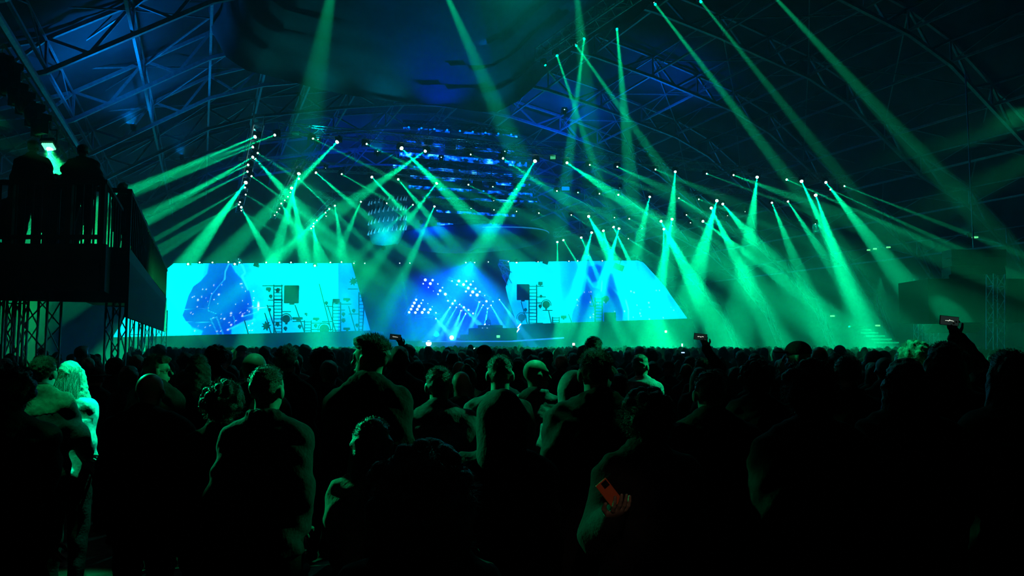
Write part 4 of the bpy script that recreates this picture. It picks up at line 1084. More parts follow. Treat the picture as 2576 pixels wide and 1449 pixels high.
    for sd in (-1, 1): s.cone(P3(sd * (stance + .01), -.035, .05), P3(sd * (stance + .03), .16, .04), .052 * k, .045 * k, .02)
    s.F = np.maximum(s.F, (.004 - s.zs)[None, None, :]); out['shoes'] = s.mesh('shoes', CL['black'])
    # upper garment
    e = {'jacket': .026, 'coat': .034, 'hoodie': .028, 'tshirt': .014, 'shirt': .017}[top] * bulk
    s = SDF(axis(-xm - .03, xm + .03, d2 * .85, -.2, .2, d1 * 1.3), axis(-yb - .02, yf, d2 * .85, -.2, .2, d1 * 1.3), axis(.6 * k, max(1.62 * k, ztop), d2 * .8, 1.2 * k, 1.58 * k, d1 * 1.2))
    torso(e, s)
    for sd in (-1, 1):
        a, b_, c_ = A[sd]; s.cone(a, b_, (.047 + e) * k, (.043 + e * .9) * k, .06)
        if top != 'tshirt': s.cone(b_, c_, (.05 + e * .9) * k, (.036 + e * .8) * k, .04)
    hem = {'jacket': .84, 'coat': .66, 'hoodie': .86, 'tshirt': .86, 'shirt': .86}[top] * k
    bx = 1.0 if top in ('tshirt', 'shirt') else 1.1
    s.cone(P3(0, -.01, 1.27), P3(0, -.01, .6), (.14 + e) * k * wd ** .5 * bx, (.158 + e) * k * wd ** .5 * bx, .07, .76)
    s.wrinkle(.0045, 20, seed); s.folds(.0075, 1.15 * k, seed); s.neckfolds(.006, 1.49 * k, seed)
    if top in ('jacket', 'coat', 'shirt'):
        for t in np.linspace(0, 2 * math.pi, 15)[:-1]: c = P3(.078 * math.cos(t), -.015 + .074 * math.sin(t), 1.495 + (.022 if math.sin(t) < 0 else 0)); s.ell(c, (.022 * k, .016 * k, (.036 if top != 'shirt' else .024) * k), .008)
    if top == 'hoodie' and hair != 'hood':
        for t in np.linspace(math.pi * .95, math.pi * 2.05, 11): c = P3(.1 * math.cos(t), -.02 + .085 * math.sin(t), 1.455); s.ell(c, (.045 * k, .045 * k, .04 * k), .03)
    # neck opening stays free
    s.F = np.maximum(s.F, (hem - s.zs)[None, None, :])
    if top == 'tshirt': s.F = np.maximum(s.F, (s.zs - 1.5 * k)[None, None, :])
    if yoke:
        X, Y, Z = np.meshgrid(s.xs, s.ys, s.zs, indexing='ij'); F0 = s.F.copy()
        s.F = np.maximum(F0 - .004, np.maximum((1.335 + .9 * X * X * 0 + .35 * np.abs(X) ** 1.0 * .5) * k - Z, np.abs(X) - .235 * k)); out['shoulder_yoke'] = s.mesh('shoulder_yoke', CL['green']); s.F = F0
    out[top.replace('tshirt', 't_shirt')] = s.mesh(top.replace('tshirt', 't_shirt'), CL[topcol])
    # hair and headwear
    hd = .009 if fine else .02
    g = lambda ex: (axis(-.15 - ex, .15 + ex, hd), axis(-.17 - ex, .17 + ex, hd), None)
    hm = HAIRM[haircol]; X = None
    if hair in ('short', 'spiky', 'flat', 'long', 'bun', 'bob', 'ponytail'):
        lowz = hc.z - (.52 if hair == 'long' else .3) * k
        s = SDF(axis(-.19, .19, hd), axis(-.2, .2, hd), axis(lowz, hc.z + .2 * k, hd))
        s.ell(h(0, -.016, .034), [q * k for q in (.0795, .0985, .093)], .01, M)
        if hair in ('spiky', 'flat'): s.ell(h(0, .035, .095), [q * k for q in (.06, .065, .034)], .02, M)
        if hair in ('long', 'bob'):
            zb = -.34 if hair == 'long' else -.16
            s.cone(h(0, -.03, -.02), h(0, -.075, zb), .092 * k, .075 * k, .03, .75)
            for sd in (-1, 1): s.cone(h(sd * .07, -.01, 0), h(sd * .085, -.03, zb * .9), .035 * k, .04 * k, .03)
        if hair == 'bun': s.ell(h(0, -.06, .125), [q * k for q in (.04, .04, .036)], .01, M)
        if hair == 'ponytail': s.cone(h(0, -.11, .05), h(0, -.15, -.2), .03 * k, .02 * k, .01)
        s.wrinkle(.002, 120, seed)
        XX, YY, ZZ = np.meshgrid(s.xs - hc.x, s.ys - hc.y, s.zs - hc.z, indexing='ij'); A3 = np.array(M.transposed()) / k
        lx = A3[0, 0] * XX + A3[0, 1] * YY + A3[0, 2] * ZZ; ly = A3[1, 0] * XX + A3[1, 1] * YY + A3[1, 2] * ZZ; lz = A3[2, 0] * XX + A3[2, 1] * YY + A3[2, 2] * ZZ
        face = np.minimum(.062 - lz, ly - .01 + np.clip(-lz, 0, .1) * .0)     # inside the face region when positive
        face = np.minimum(face + 0, .2); s.F = np.maximum(s.F, face)
        if hair in ('short', 'spiky', 'flat', 'bun', 'ponytail'):
            s.F = np.maximum(s.F, np.minimum(-.04 - lz, .2)); s.F = np.maximum(s.F, np.minimum(.02 - lz, np.minimum(ly + .035, abs(lx) - .05)))
        out['hair'] = s.mesh('hair', hm)
        if fine and hair != 'long':
            r = np.random.RandomState(seed); pts = []; dr = []
            n = {'spiky': 1500}.get(hair, 900)
            for _ in range(n):
                a = r.uniform(0, 2 * math.pi); b = r.uniform(0, 1) ** .5 * 1.5
                v = Vector((math.sin(b) * math.cos(a), math.sin(b) * math.sin(a), math.cos(b)))
                if v.y > .3 and v.z < .5: continue
                if v.z < .15: continue
                pts.append(h(v.x * .084, -.016 + v.y * .102, .036 + v.z * .094)); dr.append(tuple(M @ (v * .6 + Vector((0, .6 if hair in ('spiky', 'flat') else .45, .5 if hair in ('spiky', 'flat') else -.15)))))
            out['hair_tips'] = strands('hair_tips', pts, dr, (.026 if hair in ('spiky', 'flat') else .011) * k, .0014, hm, seed, 0, .16)
        if fine and hair == 'long':
            r = np.random.RandomState(seed); pts = []; dr = []
            for _ in range(1500):
                a = r.uniform(math.pi * .95, math.pi * 2.05); z = r.uniform(-.28, .06)
                rr_ = .1 if z > -.05 else .095
                pts.append(h(rr_ * math.cos(a) * .95, -.03 + rr_ * math.sin(a) * (1.0 if z < 0 else .8), z)); dr.append((.3 * math.cos(a) * .3, -.15, -1))
            out['hair_tips'] = strands('hair_tips', pts, dr, .12, .0016, hm, seed, .1, .12)
    elif hair in ('curly', 'afro'):
        R0 = .118 if hair == 'curly' else .155
        s = SDF(axis(-.24, .24, hd * 1.1), axis(-.24, .24, hd * 1.1), axis(hc.z - .26 * k, hc.z + .28 * k, hd * 1.1))
        s.ell(h(0, -.025, .035), [q * k for q in (R0 * .92, R0, R0 * .98)], .01, M)
        if hair == 'afro': s.ell(h(0, -.04, -.06), [q * k for q in (R0 * .98, R0 * .8, R0 * .9)], .03, M)
        r = np.random.RandomState(seed)
        for _ in range(60 if fine else 14):
            v = Vector(r.normal(0, 1, 3)).normalized()
            if v.z > -.35: s.ell(h(v.x * R0 * .92, -.025 + v.y * R0, .035 + v.z * R0 * .98), (.024,) * 3, .01)
        XX, YY, ZZ = np.meshgrid(s.xs - hc.x, s.ys - hc.y, s.zs - hc.z, indexing='ij'); A3 = np.array(M.transposed()) / k
        ly = A3[1, 0] * XX + A3[1, 1] * YY + A3[1, 2] * ZZ; lz = A3[2, 0] * XX + A3[2, 1] * YY + A3[2, 2] * ZZ
        s.F = np.maximum(s.F, np.minimum(.055 - lz, ly - .03)); out['hair'] = s.mesh('hair', hm)
        if fine:
            pts = []; dr = []
            for _ in range(2200):
                v = Vector(r.normal(0, 1, 3)).normalized()
                if v.y > .4 and v.z < .4 or v.z < -.9: continue
                cz = .035 if v.z > -.2 or hair == 'curly' else -.04
                pts.append(h(v.x * R0 * .95, -.025 + v.y * R0, cz + v.z * R0)); dr.append(tuple(v))
            out['hair_tips'] = strands('hair_tips', pts, dr, .035, .0014, hm, seed, 0, .6)
    elif hair == 'hood':
        s = SDF(axis(-.2, .2, hd * 1.2), axis(-.22, .2, hd * 1.2), axis(hc.z - .32 * k, hc.z + .2 * k, hd * 1.2))
        s.ell(h(0, -.025, .02), [q * k for q in (.106, .125, .125)], .02, M); s.cone(h(0, -.04, -.02), P3(0, -.05, 1.42), .1 * k, .11 * k, .05)
        s.ell(h(0, .11, -.02), [q * k for q in (.07, .06, .1)], .02, M, cut=True); s.wrinkle(.003, 30, seed); out['hood'] = s.mesh('hood', CL[topcol])
    if hat:
        s = SDF(axis(-.2, .2, hd), axis(-.24, .26, hd), axis(hc.z - .06 * k, hc.z + .2 * k, hd))
        if hat == 'cap' or hat == 'brim_hat':
            s.ell(h(0, -.014, .05), [q * k for q in (.09, .108, .09)], .01, M)
            s.F = np.maximum(s.F, (hc.z + .03 * k - s.zs)[None, None, :])
            if hat == 'cap': s.ell(h(0, .12, .045), [q * k for q in (.068, .075, .009)], .01, M)
            else: s.ell(h(0, 0, .04), [q * k for q in (.165, .18, .012)], .01, M)
        else:
            s.ell(h(0, -.014, .05), [q * k for q in (.092, .11, .1)], .01, M); s.wrinkle(.0015, 90, seed); s.F = np.maximum(s.F, (hc.z + .0 * k - s.zs)[None, None, :])
        out[hat] = s.mesh(hat, CL['black'])
    if glasses:
        m = MB()
        for sd in (-1, 1):
            c = Vector((sd * .032, .108, .01)); pts = [Vector(h(c.x + .024 * math.cos(t), c.y, c.z + .018 * math.sin(t))) for t in np.linspace(0, 2 * math.pi, 13)]
            m.tube(pts, .0022, 4); m.bar(h(sd * .056, .106, .014), h(sd * .083, .0, .01), .0022, 4)
        m.bar(h(-.01, .11, .013), h(.01, .11, .013), .002, 4); out['glasses'] = m.mesh('glasses', M_BLACK)
    return out, A, k
PCACHE = {}
def person(x, y, H, label, yaw_body=0, z=0, group=None, key=None, **kw):
    """a person standing at (x,y), facing the stage (+y) when yaw_body is 0"""
    ck = key or repr((round(H, 3), sorted(kw.items(), key=str)))
    if ck not in PCACHE: PCACHE[ck] = person_meshes(H=H, **kw)
    out, A, k = PCACHE[ck]
    rt = empty('person', (x, y, z), (0, 0, -yaw_body), label, 'person', group)
    for n, me in out.items():
        if me is None: continue
        par = rt
        if n == 'hair_tips': par = rt.children_recursive and next((c for c in rt.children if c.name.startswith('hair')), rt) or rt
        mob(n, me, par)
    pose = kw.get('pose', 'down')
    for sd in (-1, 1):
        if not kw.get('fine', True): break
        a, b, c = [Vector(q) for q in A[sd]]; d = (c - b).normalized()
        g = 1 if pose in ('phone_r', 'phone_l') and c.z > b.z else 0
        ho = mob('hand', HAND[g], rt, loc=c - d * .005)
        if g: q = Matrix.Rotation(R_(180 if sd > 0 else 180), 3, 'Z') @ Matrix.Rotation(R_(20 * sd), 3, 'Y'); ho.rotation_euler = q.to_euler()
        else: ho.rotation_euler = d.to_track_quat('Z', 'Y').to_euler()
        ho.scale = (sd * k, k, k) if False else (k, k, k)
    return rt, A
def phone(loc, rot, label, glow=(.25, .45, .4), es=.03, col=M_BLACK, camera=False):
    rt = empty('smartphone', loc, rot, label, 'phone')
    m = MB(); m.box((0, 0, 0), (.152, .0085, .074)); o = m.build('case', col, rt); b = o.modifiers.new('b', 'BEVEL'); b.width = .004; b.segments = 3
    m = MB(); m.box((0, -.0048, 0), (.142, .0012, .066)); m.build('display', mat('phone_display_%d' % (es * 100), (.01, .01, .01), .2, emit=glow, es=es, noise=None), rt) if not camera else None
    if not camera and es > 0:
        m = MB(); random.seed(int(es * 100))
        for k in range(7): m.box((-.03 + .01 * k, -.0056, random.uniform(-.002, .004)), (.008, .0006, random.uniform(.003, .012)))
        m.build('picture', mat('phone_picture', (.01, .01, .01), .2, emit=(.8, .9, .75), es=.9), rt)
    if camera:
        m = MB(); m.box((-.05, -.0055, .012), (.036, .003, .036)); m.build('camera_block', M_BLACK, rt)
        m = MB()
        for q in ((-.058, .02), (-.042, .004), (-.058, .004)): m.lathe([(.006, 0), (.006, .003)], (q[0], -.007, q[1]), Matrix.Rotation(R_(90), 3, 'X'), 10)
        m.build('lenses', mat('lens_glass', (.01, .01, .012), .1), rt)
    return rt
HERO = []
def hero(px, ytop, D, label, extra=0.0, **kw):
    b = P(px, 870, D); H = EYE + (870 - ytop) * D / 1900 + extra
    hair = kw.get('hair', 'short'); add = {'short': .008, 'spiky': .03, 'flat': .028, 'curly': .045, 'afro': .085, 'bald': -.01, 'hood': .02, 'bun': .04, 'long': .008, 'bob': .008, 'ponytail': .008}.get(hair, 0) + (.02 if kw.get('hat') else 0)
    HERO.append((b.x, b.y)); kw.setdefault('seed', int(px) % 97)
    return person(b.x, b.y, H - add, label, **kw)
hero(112, 897, 5.6, 'man in a jacket with a pale green shoulder yoke, arm around the blonde woman', hair='short', haircol='brown', top='jacket', topcol='dark', yoke=True, pose='embrace', wd=1.1)
hero(183, 908, 5.95, 'woman with long blonde hair brightly lit on the back beside the man with green shoulders', hair='long', haircol='blond', top='shirt', topcol='pale', pose='down', wd=.9, roll=-.22)
hero(243, 921, 8.0, 'man in a brimmed hat standing behind the blonde woman, in silhouette', hat='brim_hat', hair='short', top='jacket', topcol='dark', wd=1.05)
hero(290, 900, 8.5, 'tall silhouette in a flat hat right of the brimmed hat man', hat='beanie', hair='short', top='coat', topcol='dark')
hero(397, 890, 6.5, 'man with glasses turned right with a brightly lit cheek and quiff', hair='spiky', haircol='brown', top='jacket', topcol='dark', yaw=1.15, glasses=True)
hero(380, 944, 4.6, 'broad shouldered man in black just before the man with glasses', hair='bald', top='hoodie', topcol='black', wd=1.25, bulk=1.3)
hero(675, 922, 3.9, 'man in a dark jacket with a raised collar and green edged right arm', hair='short', haircol='brown', top='jacket', topcol='dark', pose='pocket', wd=1.0, yaw=.25)
hero(640, 893, 5.2, 'bald man whose dome shows behind the man with the raised collar', hair='bald', top='jacket', topcol='black', skin=SKIN)
hero(565, 955, 4.4, 'dark haired person in black left of the man with the raised collar', hair='curly', top='coat', topcol='black', wd=1.0)
hero(722, 868, 6.3, 'tall man with flat topped dark hair behind the raised collar man', hair='flat', top='jacket', topcol='black')
hero(813, 876, 8.0, 'dark silhouette with thick hair left of the spiky haired tall man', hair='curly', top='jacket', topcol='dark')
hero(930, 838, 4.5, 'very tall man with lit spiky hair looking to the left', hair='spiky', haircol='brown', top='coat', topcol='black', yaw=-1.15, wd=1.0)
hero(1105, 923, 4.8, 'man in a pale top with both shoulders lit green', hair='short', haircol='brown', top='hoodie', topcol='grey', wd=1.15)
hero(1160, 938, 6.0, 'balding man behind the man with lit shoulders', hair='bald', top='shirt', topcol='dark')
hero(1258, 895, 5.0, 'man with visible ears and pale shirt before the stage centre', hair='short', haircol='brown', top='shirt', topcol='grey', wd=1.05)
hero(1350, 909, 5.8, 'bald man facing right with a brightly lit crown', hair='bald', top='shirt', topcol='grey', yaw=1.2)
hero(1262, 985, 3.2, 'hooded figure in black covering the man with ears', hair='hood', top='hoodie', topcol='black', wd=1.05)
hero(1062, 1097, 2.0, 'nearest person with big frizzy dark hair seen from behind', hair='afro', top='coat', topcol='black', wd=1.1)
hero(942, 1050, 3.3, 'woman with chin length hair in an olive top with a lit left shoulder', hair='bob', haircol='dark', top='tshirt', topcol='green', pose='front', wd=1.0, yaw=.3)
hero(1493, 848, 8.2, 'round headed very tall person behind the black haired man', hair='short', top='jacket', topcol='black')
hero(1498, 878, 4.0, 'broad man in black with lit top of hair right of the centre', hair='short', haircol='brown', top='coat', topcol='black', wd=1.2, pose='pocket')
hero(1446, 936, 4.6, 'hooded person in a grey jacket left of the broad man in black', hair='hood', top='jacket', topcol='grey', wd=1.0)
hero(1557, 940, 7.0, 'short person half hidden right of the broad man in black', hair='short', top='jacket', topcol='dark')
hero(1626, 975, 3.35, 'person in black with thick round hair seen from behind, right of the broad man', hair='curly', top='coat', topcol='black', wd=1.05, pose='behind_l')
hero(1785, 932, 3.9, 'large man in black with a faint lit collar edge', hair='short', top='jacket', topcol='black', wd=1.3, bulk=1.2)
hero(1613, 893, 8.0, 'blond person in a jacket lit green further into the crowd', hair='short', haircol='blond', top='hoodie', topcol='pale', yaw=.7)
hero(2032, 905, 3.4, 'big haired person in black near the right, seen from behind', hair='curly', top='coat', topcol='black', wd=1.2)
hero(2005, 862, 7.0, 'person in a cap with the bill pointing left against the green haze', hair='bald', hat='cap', top='jacket', topcol='black', yaw=-1.3)
hero(2300, 857, 6.5, 'person with a brightly lit mop of curly hair on the right', hair='curly', haircol='blond', top='jacket', topcol='dark')
hero(2375, 862, 4.3, 'person with smooth dark hair right of the lit curly hair', hair='bob', top='coat', topcol='black', wd=1.15)
hero(2275, 902, 3.6, 'person with long dark hair in black before the curly haired one', hair='long', top='coat', topcol='black', wd=1.1)
hero(2538, 882, 3.7, 'person in black at the right edge of the crowd', hair='bob', top='coat', topcol='black', wd=1.1)
hero(32, 915, 4.0, 'person in black at the left edge of the crowd', hair='curly', top='coat', topcol='black', wd=1.2)
hero(2130, 895, 5.2, 'dark silhouette between the big haired person and the long haired one', hair='short', top='jacket', topcol='black', wd=1.1)
hero(1900, 905, 5.6, 'tall person in black right of the large man', hair='curly', top='coat', topcol='black')
hero(500, 893, 6.8, 'person in black left of the bald dome', hair='bob', top='jacket', topcol='black')
hero(545, 868, 9.0, 'tall silhouette with messy hair before the left end of the screen', hair='curly', top='jacket', topcol='dark')
hero(2410, 885, 5.8, 'person in a jacket with a green lit shoulder holding up a phone at the right', hair='short', top='jacket', topcol='green', pose='phone_r', yaw=-.1)
rt, A = hero(1765, 900, 8.5, 'person holding a phone high with a bent left arm', hair='short', top='shirt', topcol='dark', pose='phone_r')
rt2, A2 = hero(985, 893, 10.0, 'person holding up a phone right of the spiky haired man', hair='short', top='shirt', topcol='dark', pose='phone_r')
def held(px, py, D, label, **k):
    return phone(P(px, py, D), (0, R_(4), 0), label, **k)
def held_by(rt, A, sd, label, dx=-.085, **k):
    c = Vector(A[sd][2]) + rt.location; return phone(c + Vector((dx, .055 - .11, .135)), (0, R_(6), 0), label, **k)
held_by(rt, A, 1, 'phone filming the stage on the raised arm right of the screens')
held_by(rt2, A2, 1, 'phone filming the stage, raised beside the spiky haired man', es=.02)
r3 = [o for o in COL.objects if o.get('label', '').startswith('person in a jacket with a green lit shoulder')][0]
A3_ = pose_pts(EYE + (870 - 885) * 5.8 / 1900 - .008, 'phone_r', 1.0)[2]
held_by(r3, A3_, 1, 'phone with a bright picture held up at the far right', es=.04)
ph = phone(P(1532, 1240, 3.09), (R_(-8), R_(52), R_(4)), 'orange backed phone held low between the dark figures right of centre', col=mat('orange_case', (.9, .16, .05), .5, emit=(.9, .12, .05), es=.0), camera=True)
ph.scale = (.74, .74, .74)
# people on the platforms
zt = P(0, 613, 12.6).z
def deckp(px, ytop, D, z, label, **kw):
    b = P(px, 870, D); H = EYE + (870 - ytop) * D / 1900 - z
    return person(b.x, b.y, H, label, z=z, **kw)
deckp(60, 349, 13.2, zt, 'left one of the two men standing on the platform, in silhouette', pose='folded', hair='flat', top='coat', topcol='black', wd=1.45, seed=3)
deckp(187, 358, 13.2, zt, 'right one of the two men standing on the platform, legs apart', pose='folded', hair='short', top='jacket', topcol='black', wd=1.5, stance=.14, seed=5)
deckp(122, 440, 14.6, zt - .2, 'shorter person standing behind the platform railing between the two men', pose='front', hair='curly', top='coat', topcol='black', wd=1.2, seed=8)
deckp(12, 470, 14.4, zt - .2, 'person behind the railing at the left frame edge', pose='front', hair='short', top='coat', topcol='black', wd=1.1, seed=9)
for k, (u, v, H) in enumerate([(17.6, -1.62, 1.62), (19.6, -1.6, 1.72), (21.8, -1.62, 1.8), (24.2, -1.6, 1.66), (26.5, -1.6, 1.75), (29.0, -1.6, 1.68), (17.0, -2.6, 1.55), (19.6, -2.8, 1.7)]):
    p = T(u, v, 0); person(p.x, p.y, H, 'dark person leaning at the rail of the second platform, %s one going back' % ORD[k], yaw_body=.2, z=ZD2, group='people along the second platform', fine=False, hair=('curly', 'short', 'short', 'bob')[k % 4], top='coat', topcol='black', pose='front', key='lean%d' % (k % 4))
# performer on the stage
p = P(1228, 800, 73.2); person(p.x, p.y, 1.9, 'dj standing behind the desk on the stage, only the upper body showing', z=P(1228, 797, 73.2).z - 1.9, fine=False, hair='bob', top='hoodie', topcol='black', pose='front', yaw_body=math.pi)

# ------------------------------------------------------------------ the packed crowd
VAR = [dict(hair='short', top='jacket', topcol='dark'), dict(hair='curly', top='coat', topcol='black'), dict(hair='bob', top='hoodie', topcol='dark', wd=.92), dict(hair='short', top='tshirt', topcol='grey'), dict(hair='bald', hat='cap', top='hoodie', topcol='black'),
       dict(hair='long', top='jacket', topcol='navy', wd=.9), dict(hair='bald', top='shirt', topcol='navy'), dict(hair='hood', top='hoodie', topcol='dark'), dict(hair='short', haircol='blond', top='jacket', topcol='navy'), dict(hair='bun', top='tshirt', topcol='dark', wd=.9), dict(hair='flat', top='jacket', topcol='black', pose='folded')]
VN = ['short haired concertgoer in dark jacket', 'bushy haired concertgoer in black', 'bob haired concertgoer', 'concertgoer in grey t-shirt', 'capped concertgoer', 'long haired concertgoer', 'bald concertgoer', 'hooded concertgoer', 'blond concertgoer', 'concertgoer with hair bun', 'flat haired concertgoer']
random.seed(11); placed = list(HERO); n_ind = 0; D = 6.2
mid = []
while len(mid) < 235 and D < 30:
    D += .42 + .012 * D
    hw = D * 1288 / 1900 + 1
    x = -hw + random.uniform(0, .6)
    while x < hw:
        xx = x + random.uniform(-.14, .14); yy = D + random.uniform(-.18, .18)
        x += random.uniform(.62, .86)
        if all((xx - a) ** 2 + (yy - b) ** 2 > .27 for a, b in placed):
            px = 1288 + 1900 * xx / yy
            if px < 420 and yy < 9.5 and not (200 < px): continue
            if px < -80 or px > 2650: continue
            if 1330 < px < 1440 and yy < 8.5: continue
            placed.append((xx, yy)); mid.append((xx, yy))
mid = mid[:235]
HN = ['jacketed man with the blonde woman', 'blonde woman', 'brimmed hat man', 'flat hat silhouette', 'man with glasses', 'broad man in black at left', 'raised collar man', 'bald dome', 'curly person in black at left', 'flat topped tall man', 'thick haired silhouette', 'spiky haired tall man', 'man with lit shoulders', 'balding man', 'man with visible ears', 'bald man facing right', 'hooded figure in black', 'frizzy haired nearest person', 'woman in the olive top', 'round headed tall person', 'broad man in black at centre', 'hooded grey jacket', 'short person right of centre', 'thick round hair in black', 'large man with lit collar', 'lit blond person', 'big haired person at right', 'capped person', 'lit curly hair', 'smooth dark hair at right', 'long haired person in black', 'person at the right edge', 'person at the left edge', 'silhouette beside the big haired person', 'tall person right of the large man', 'bob haired person left of the dome', 'messy haired silhouette', 'jacketed phone holder at right', 'phone holder right of the screens', 'phone holder beside the spiky haired man']
count = {}
for k, (x, y) in enumerate(mid):
    hi = min(range(len(HERO)), key=lambda q: abs(1900 * x / y - 1900 * HERO[q][0] / HERO[q][1]) + (0 if HERO[q][1] < y else 500)); count[hi] = count.get(hi, 0) + 1
    v = random.randrange(len(VAR)); H0 = 1.74 if VAR[v].get('wd', 1) > .95 else 1.66
    sc_ = random.uniform(.955, 1.055); 
    if random.random() < .07: sc_ = 1.085
    rt, _ = person(x, y, H0, '%s, %s one beyond the %s' % (VN[v], ORD[count[hi] - 1] if count[hi] < 23 else 'far', HN[hi]), yaw_body=random.uniform(-.35, .35), group='%ss in the middle of the crowd' % VN[v], fine=False, key='var%d' % v, seed=v, **VAR[v])
    rt.scale = (sc_,) * 3
Dm = D
# everyone further off: one mass
def far_crowd():
    r = np.random.RandomState(3); V = []; Q = []; base_v = []; base_q = []
    def ring(cz, rx, ry, cx=0, cy=0, n=8): return [(cx + rx * math.cos(2 * math.pi * i / n), cy + ry * math.sin(2 * math.pi * i / n), cz) for i in range(n)]
    prof = [(0.0, .16, .12), (.5, .17, .13), (.9, .2, .14), (1.2, .22, .13), (1.38, .24, .12), (1.45, .17, .09), (1.49, .06, .06), (1.54, .065, .075), (1.6, .085, .1), (1.67, .085, .1), (1.73, .06, .07), (1.755, .02, .02)]
    for z, a, b in prof: base_v += ring(z, a, b)
    for k in range(len(prof) - 1):
        for i in range(8): base_q.append((k * 8 + i, k * 8 + (i + 1) % 8, (k + 1) * 8 + (i + 1) % 8, (k + 1) * 8 + i))
    bv = np.array(base_v); bq = np.array(base_q); D = Dm + .2
    while D < 67:
        D += .55 + .004 * D; hw = min(D * 1288 / 1900 + 1, 43); x = -hw
        while x < hw:
            x += r.uniform(.55, .95); px = 1288 + 1900 * x / D
            if px < 330: continue
            t = r.uniform(-.5, .5); s = r.normal(1, .035); c, s_ = math.cos(t), math.sin(t); v = bv * [r.uniform(.9, 1.15), 1, 1] * s
            v = np.stack([v[:, 0] * c - v[:, 1] * s_ + x, v[:, 0] * s_ + v[:, 1] * c + D + r.uniform(-.2, .2), v[:, 2]], 1)
            V.append(v); Q.append(bq + 96 * (len(V) - 1))
    o = mob('crowd', npmesh('crowd', np.concatenate(V), np.concatenate(Q), CL['dark'])); tag(o, 'sea of tiny heads reaching from the middle of the tent to the stage', 'crowd', kind='stuff')
far_crowd()
# phones and little lights in the crowd
for k, (x, y, D, w_, h_, c, l) in enumerate([(1443, 866, 30, 7, 7, (1, .75, .8), 'tiny white phone light glowing in the crowd below the stage'), (1675, 834, 60, 6, 6, (1, .5, .6), 'pinkish point of light on the right stage front'), (1467, 875, 22, 11, 7, (.3, .9, .8), 'phone screen shining before the round headed person'), (1192, 877, 24, 8, 4, (.3, .8, .9), 'phone screen shining in front of the dj desk'), (1716, 868, 24, 4, 8, (.5, 1, .8), 'upright phone glowing right of the screens'), (1718, 887, 14, 9, 3, (.3, .5, 1), 'thin blue phone screen low in the crowd')]):
    rt = empty('smartphone', P(x, y, D), (0, 0, 0), l, 'phone'); m = MB(); m.box((0, .01, 0), (w_ / 1900 * D, .01, h_ / 1900 * D)); m.build('case', M_BLACK, rt)
    m = MB(); m.box((0, 0, 0), (w_ / 1900 * D * .9, .004, h_ / 1900 * D * .9)); m.build('display', mat('tiny_display%d' % k, (.01, .01, .01), emit=c, es=2.5), rt)
# small spots added out of view to pick people out of the dark
def pick(px, py, D, sx, sy, sz, E, size, label, col=(0, 1, .33), light=True):
    t = P(px, py, D); s = t + Vector((sx, sy, sz)); rt = moving_head(s, t, label, None, 1, light=False, lens_s=.8, cat='spotlight')
    lamp('SPOT', s + (t - s).normalized() * .3, t, E, col, rt, size, .5, .05)
SIDE = {'L': (-7.6, 10.2, 5.3), 'R': (7.6, 10.2, 5.3)}  # out-of-view positions of the added rim-light spots
nside = {'L': 0, 'R': 0}
def side(px, py, D, sd, E, size, label, col=(0, 1, .33)):
    """added narrow spot on out-of-view towers at the two sides of the audience"""
    t = P(px, py, D); s = Vector(SIDE[sd]); s += Vector(((-.4 if sd == 'L' else .4) * nside[sd], 0, 0)); nside[sd] += 1
    rt = moving_head(s, t, label, 'added side tower spotlights', 1, light=False, lens_s=.8, cat='spotlight')
    lamp('SPOT', s + (t - s).normalized() * .3, t, E, col, rt, size, .5, .05)
side(725, 990, 3.9, 'R', 2800, 9, 'added side spotlight aimed at the raised collar man')
side(402, 915, 6.5, 'R', 5200, 4, 'added side spotlight aimed at the man with glasses')
side(225, 975, 5.9, 'R', 9000, 3.0, 'added side spotlight aimed at the blonde woman', (0, 1, .5))
side(1625, 900, 8, 'R', 3600, 7, 'added side spotlight aimed at the blond person further in')
side(915, 870, 4.5, 'L', 2200, 5, 'added side spotlight aimed at the spiky haired man')
side(870, 1130, 3.3, 'L', 7000, 7.5, 'added side spotlight aimed at the woman in the olive top')
side(1100, 980, 4.8, 'L', 5600, 6.5, 'added side spotlight aimed at the man with lit shoulders')
side(1225, 990, 5.0, 'L', 5200, 5, 'added side spotlight aimed at the man with visible ears')
side(1345, 940, 5.8, 'L', 3000, 5, 'added side spotlight aimed at the bald man facing right')
side(2295, 880, 6.5, 'L', 12000, 3.4, 'added side spotlight aimed at the lit curly hair')
side(1440, 960, 4.6, 'L', 600, 5, 'added side spotlight aimed at the hooded grey jacket')
for sd in 'LR':  # unseen towers added to carry the side spots
    x, y, z = SIDE[sd]; sg = -1 if sd == 'L' else 1; truss((x, y, z + .62), (x + sg * (4.4 if sd == 'L' else 2.2), y, z + .62), .3, 'horizontal truss on the lighting tower at the %s of the audience' % ('left' if sd == 'L' else 'right'), 'added lighting towers beside the audience')
    truss((x * 1.2, y + .4, 0), (x * 1.2, y + .4, 6.4), .35, 'lighting tower at the %s of the audience' % ('left' if sd == 'L' else 'right'), 'added lighting towers beside the audience', name='support_tower')
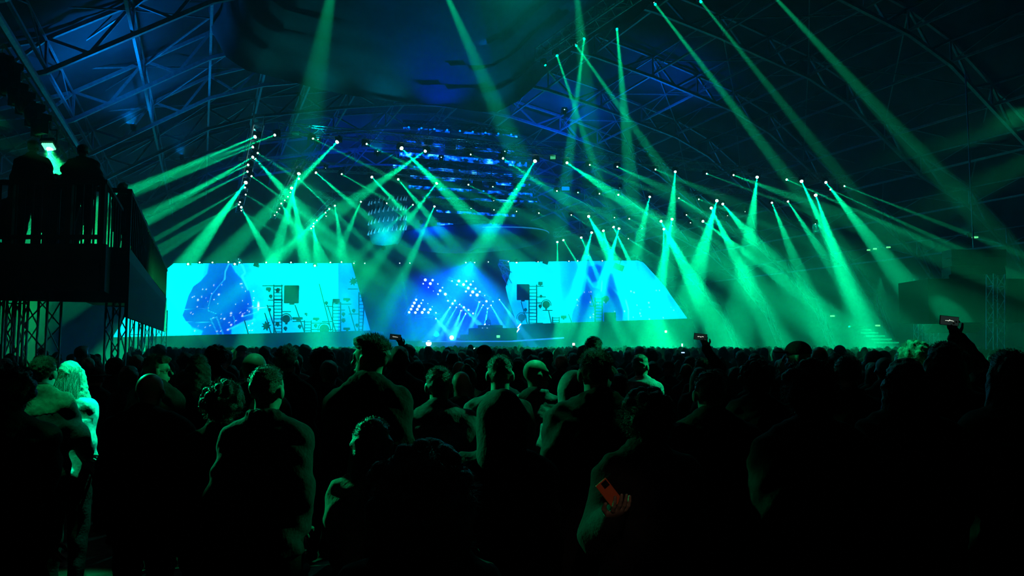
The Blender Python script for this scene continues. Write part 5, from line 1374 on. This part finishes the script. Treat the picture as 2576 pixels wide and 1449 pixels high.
pick(225, 985, 5.9, 1.8, .8, 7.0, 7000, 5.5, 'added unseen spotlight over the blonde woman', (0, 1, .5))
pick(100, 960, 5.6, .6, -1.2, 7, 1500, 10, 'added unseen spotlight aimed at the man with green shoulders')
pick(640, 900, 5.2, .8, 1.6, 6, 700, 5, 'added unseen spotlight aimed at the bald dome')
pick(1350, 912, 5.8, 1.2, 2.2, 7, 2600, 3.4, 'added unseen spotlight over the bald man facing right')
pick(1395, 1405, 6.7, -.3, 1.4, 8, 1500, 8, 'added unseen spotlight aimed at the ground between the crowd')
pick(1500, 885, 4.0, .3, 2.6, 6, 500, 6, 'added unseen spotlight aimed at the broad man in black')
pick(1532, 1240, 3.0, -.2, -3.8, 2.2, 26, 6, 'small warm lamp added behind the camera for the orange phone', (1, .75, .55))  # added lamp, only there to make the orange case visible
pick(2310, 870, 6.5, -1, 2.2, 6.5, 1800, 5, 'added unseen spotlight over the lit curly hair')
# ------------------------------------------------------------------ haze
m = bpy.data.materials.new('stage_haze'); m.use_nodes = True; nt = m.node_tree; nt.nodes.clear()
o = nt.nodes.new('ShaderNodeOutputMaterial'); v = nt.nodes.new('ShaderNodeVolumeScatter'); v.inputs['Density'].default_value = HAZE; v.inputs['Anisotropy'].default_value = .25
m.cycles.volume_sampling = 'EQUIANGULAR'; nt.links.new(v.outputs[0], o.inputs['Volume'])
hz = MB(); x0, x1, y0, y1 = -60, 75, 9.0, 97
hz.box(((x0 + x1) / 2, (y0 + y1) / 2, 7), (x1 - x0, y1 - y0, 18.4)); hz_o = hz.build('stage_haze', m); tag(hz_o, 'thin theatrical haze filling the tent beyond the front rows', 'haze', kind='stuff')

m2 = m.copy(); m2.name = 'stage_fog'; m2.node_tree.nodes['Volume Scatter'].inputs['Density'].default_value = .014
fg = MB(); c = P(1150, 780, 75); fg.lathe([(4.5, -3.4), (6.6, -2.0), (7.2, 0), (6.0, 2.6), (3.0, 4.6), (.4, 5.3)], c, n=24); tag(fg.build('stage_fog', m2, None, True), 'thicker blue lit fog around the middle of the stage', 'fog', kind='stuff')
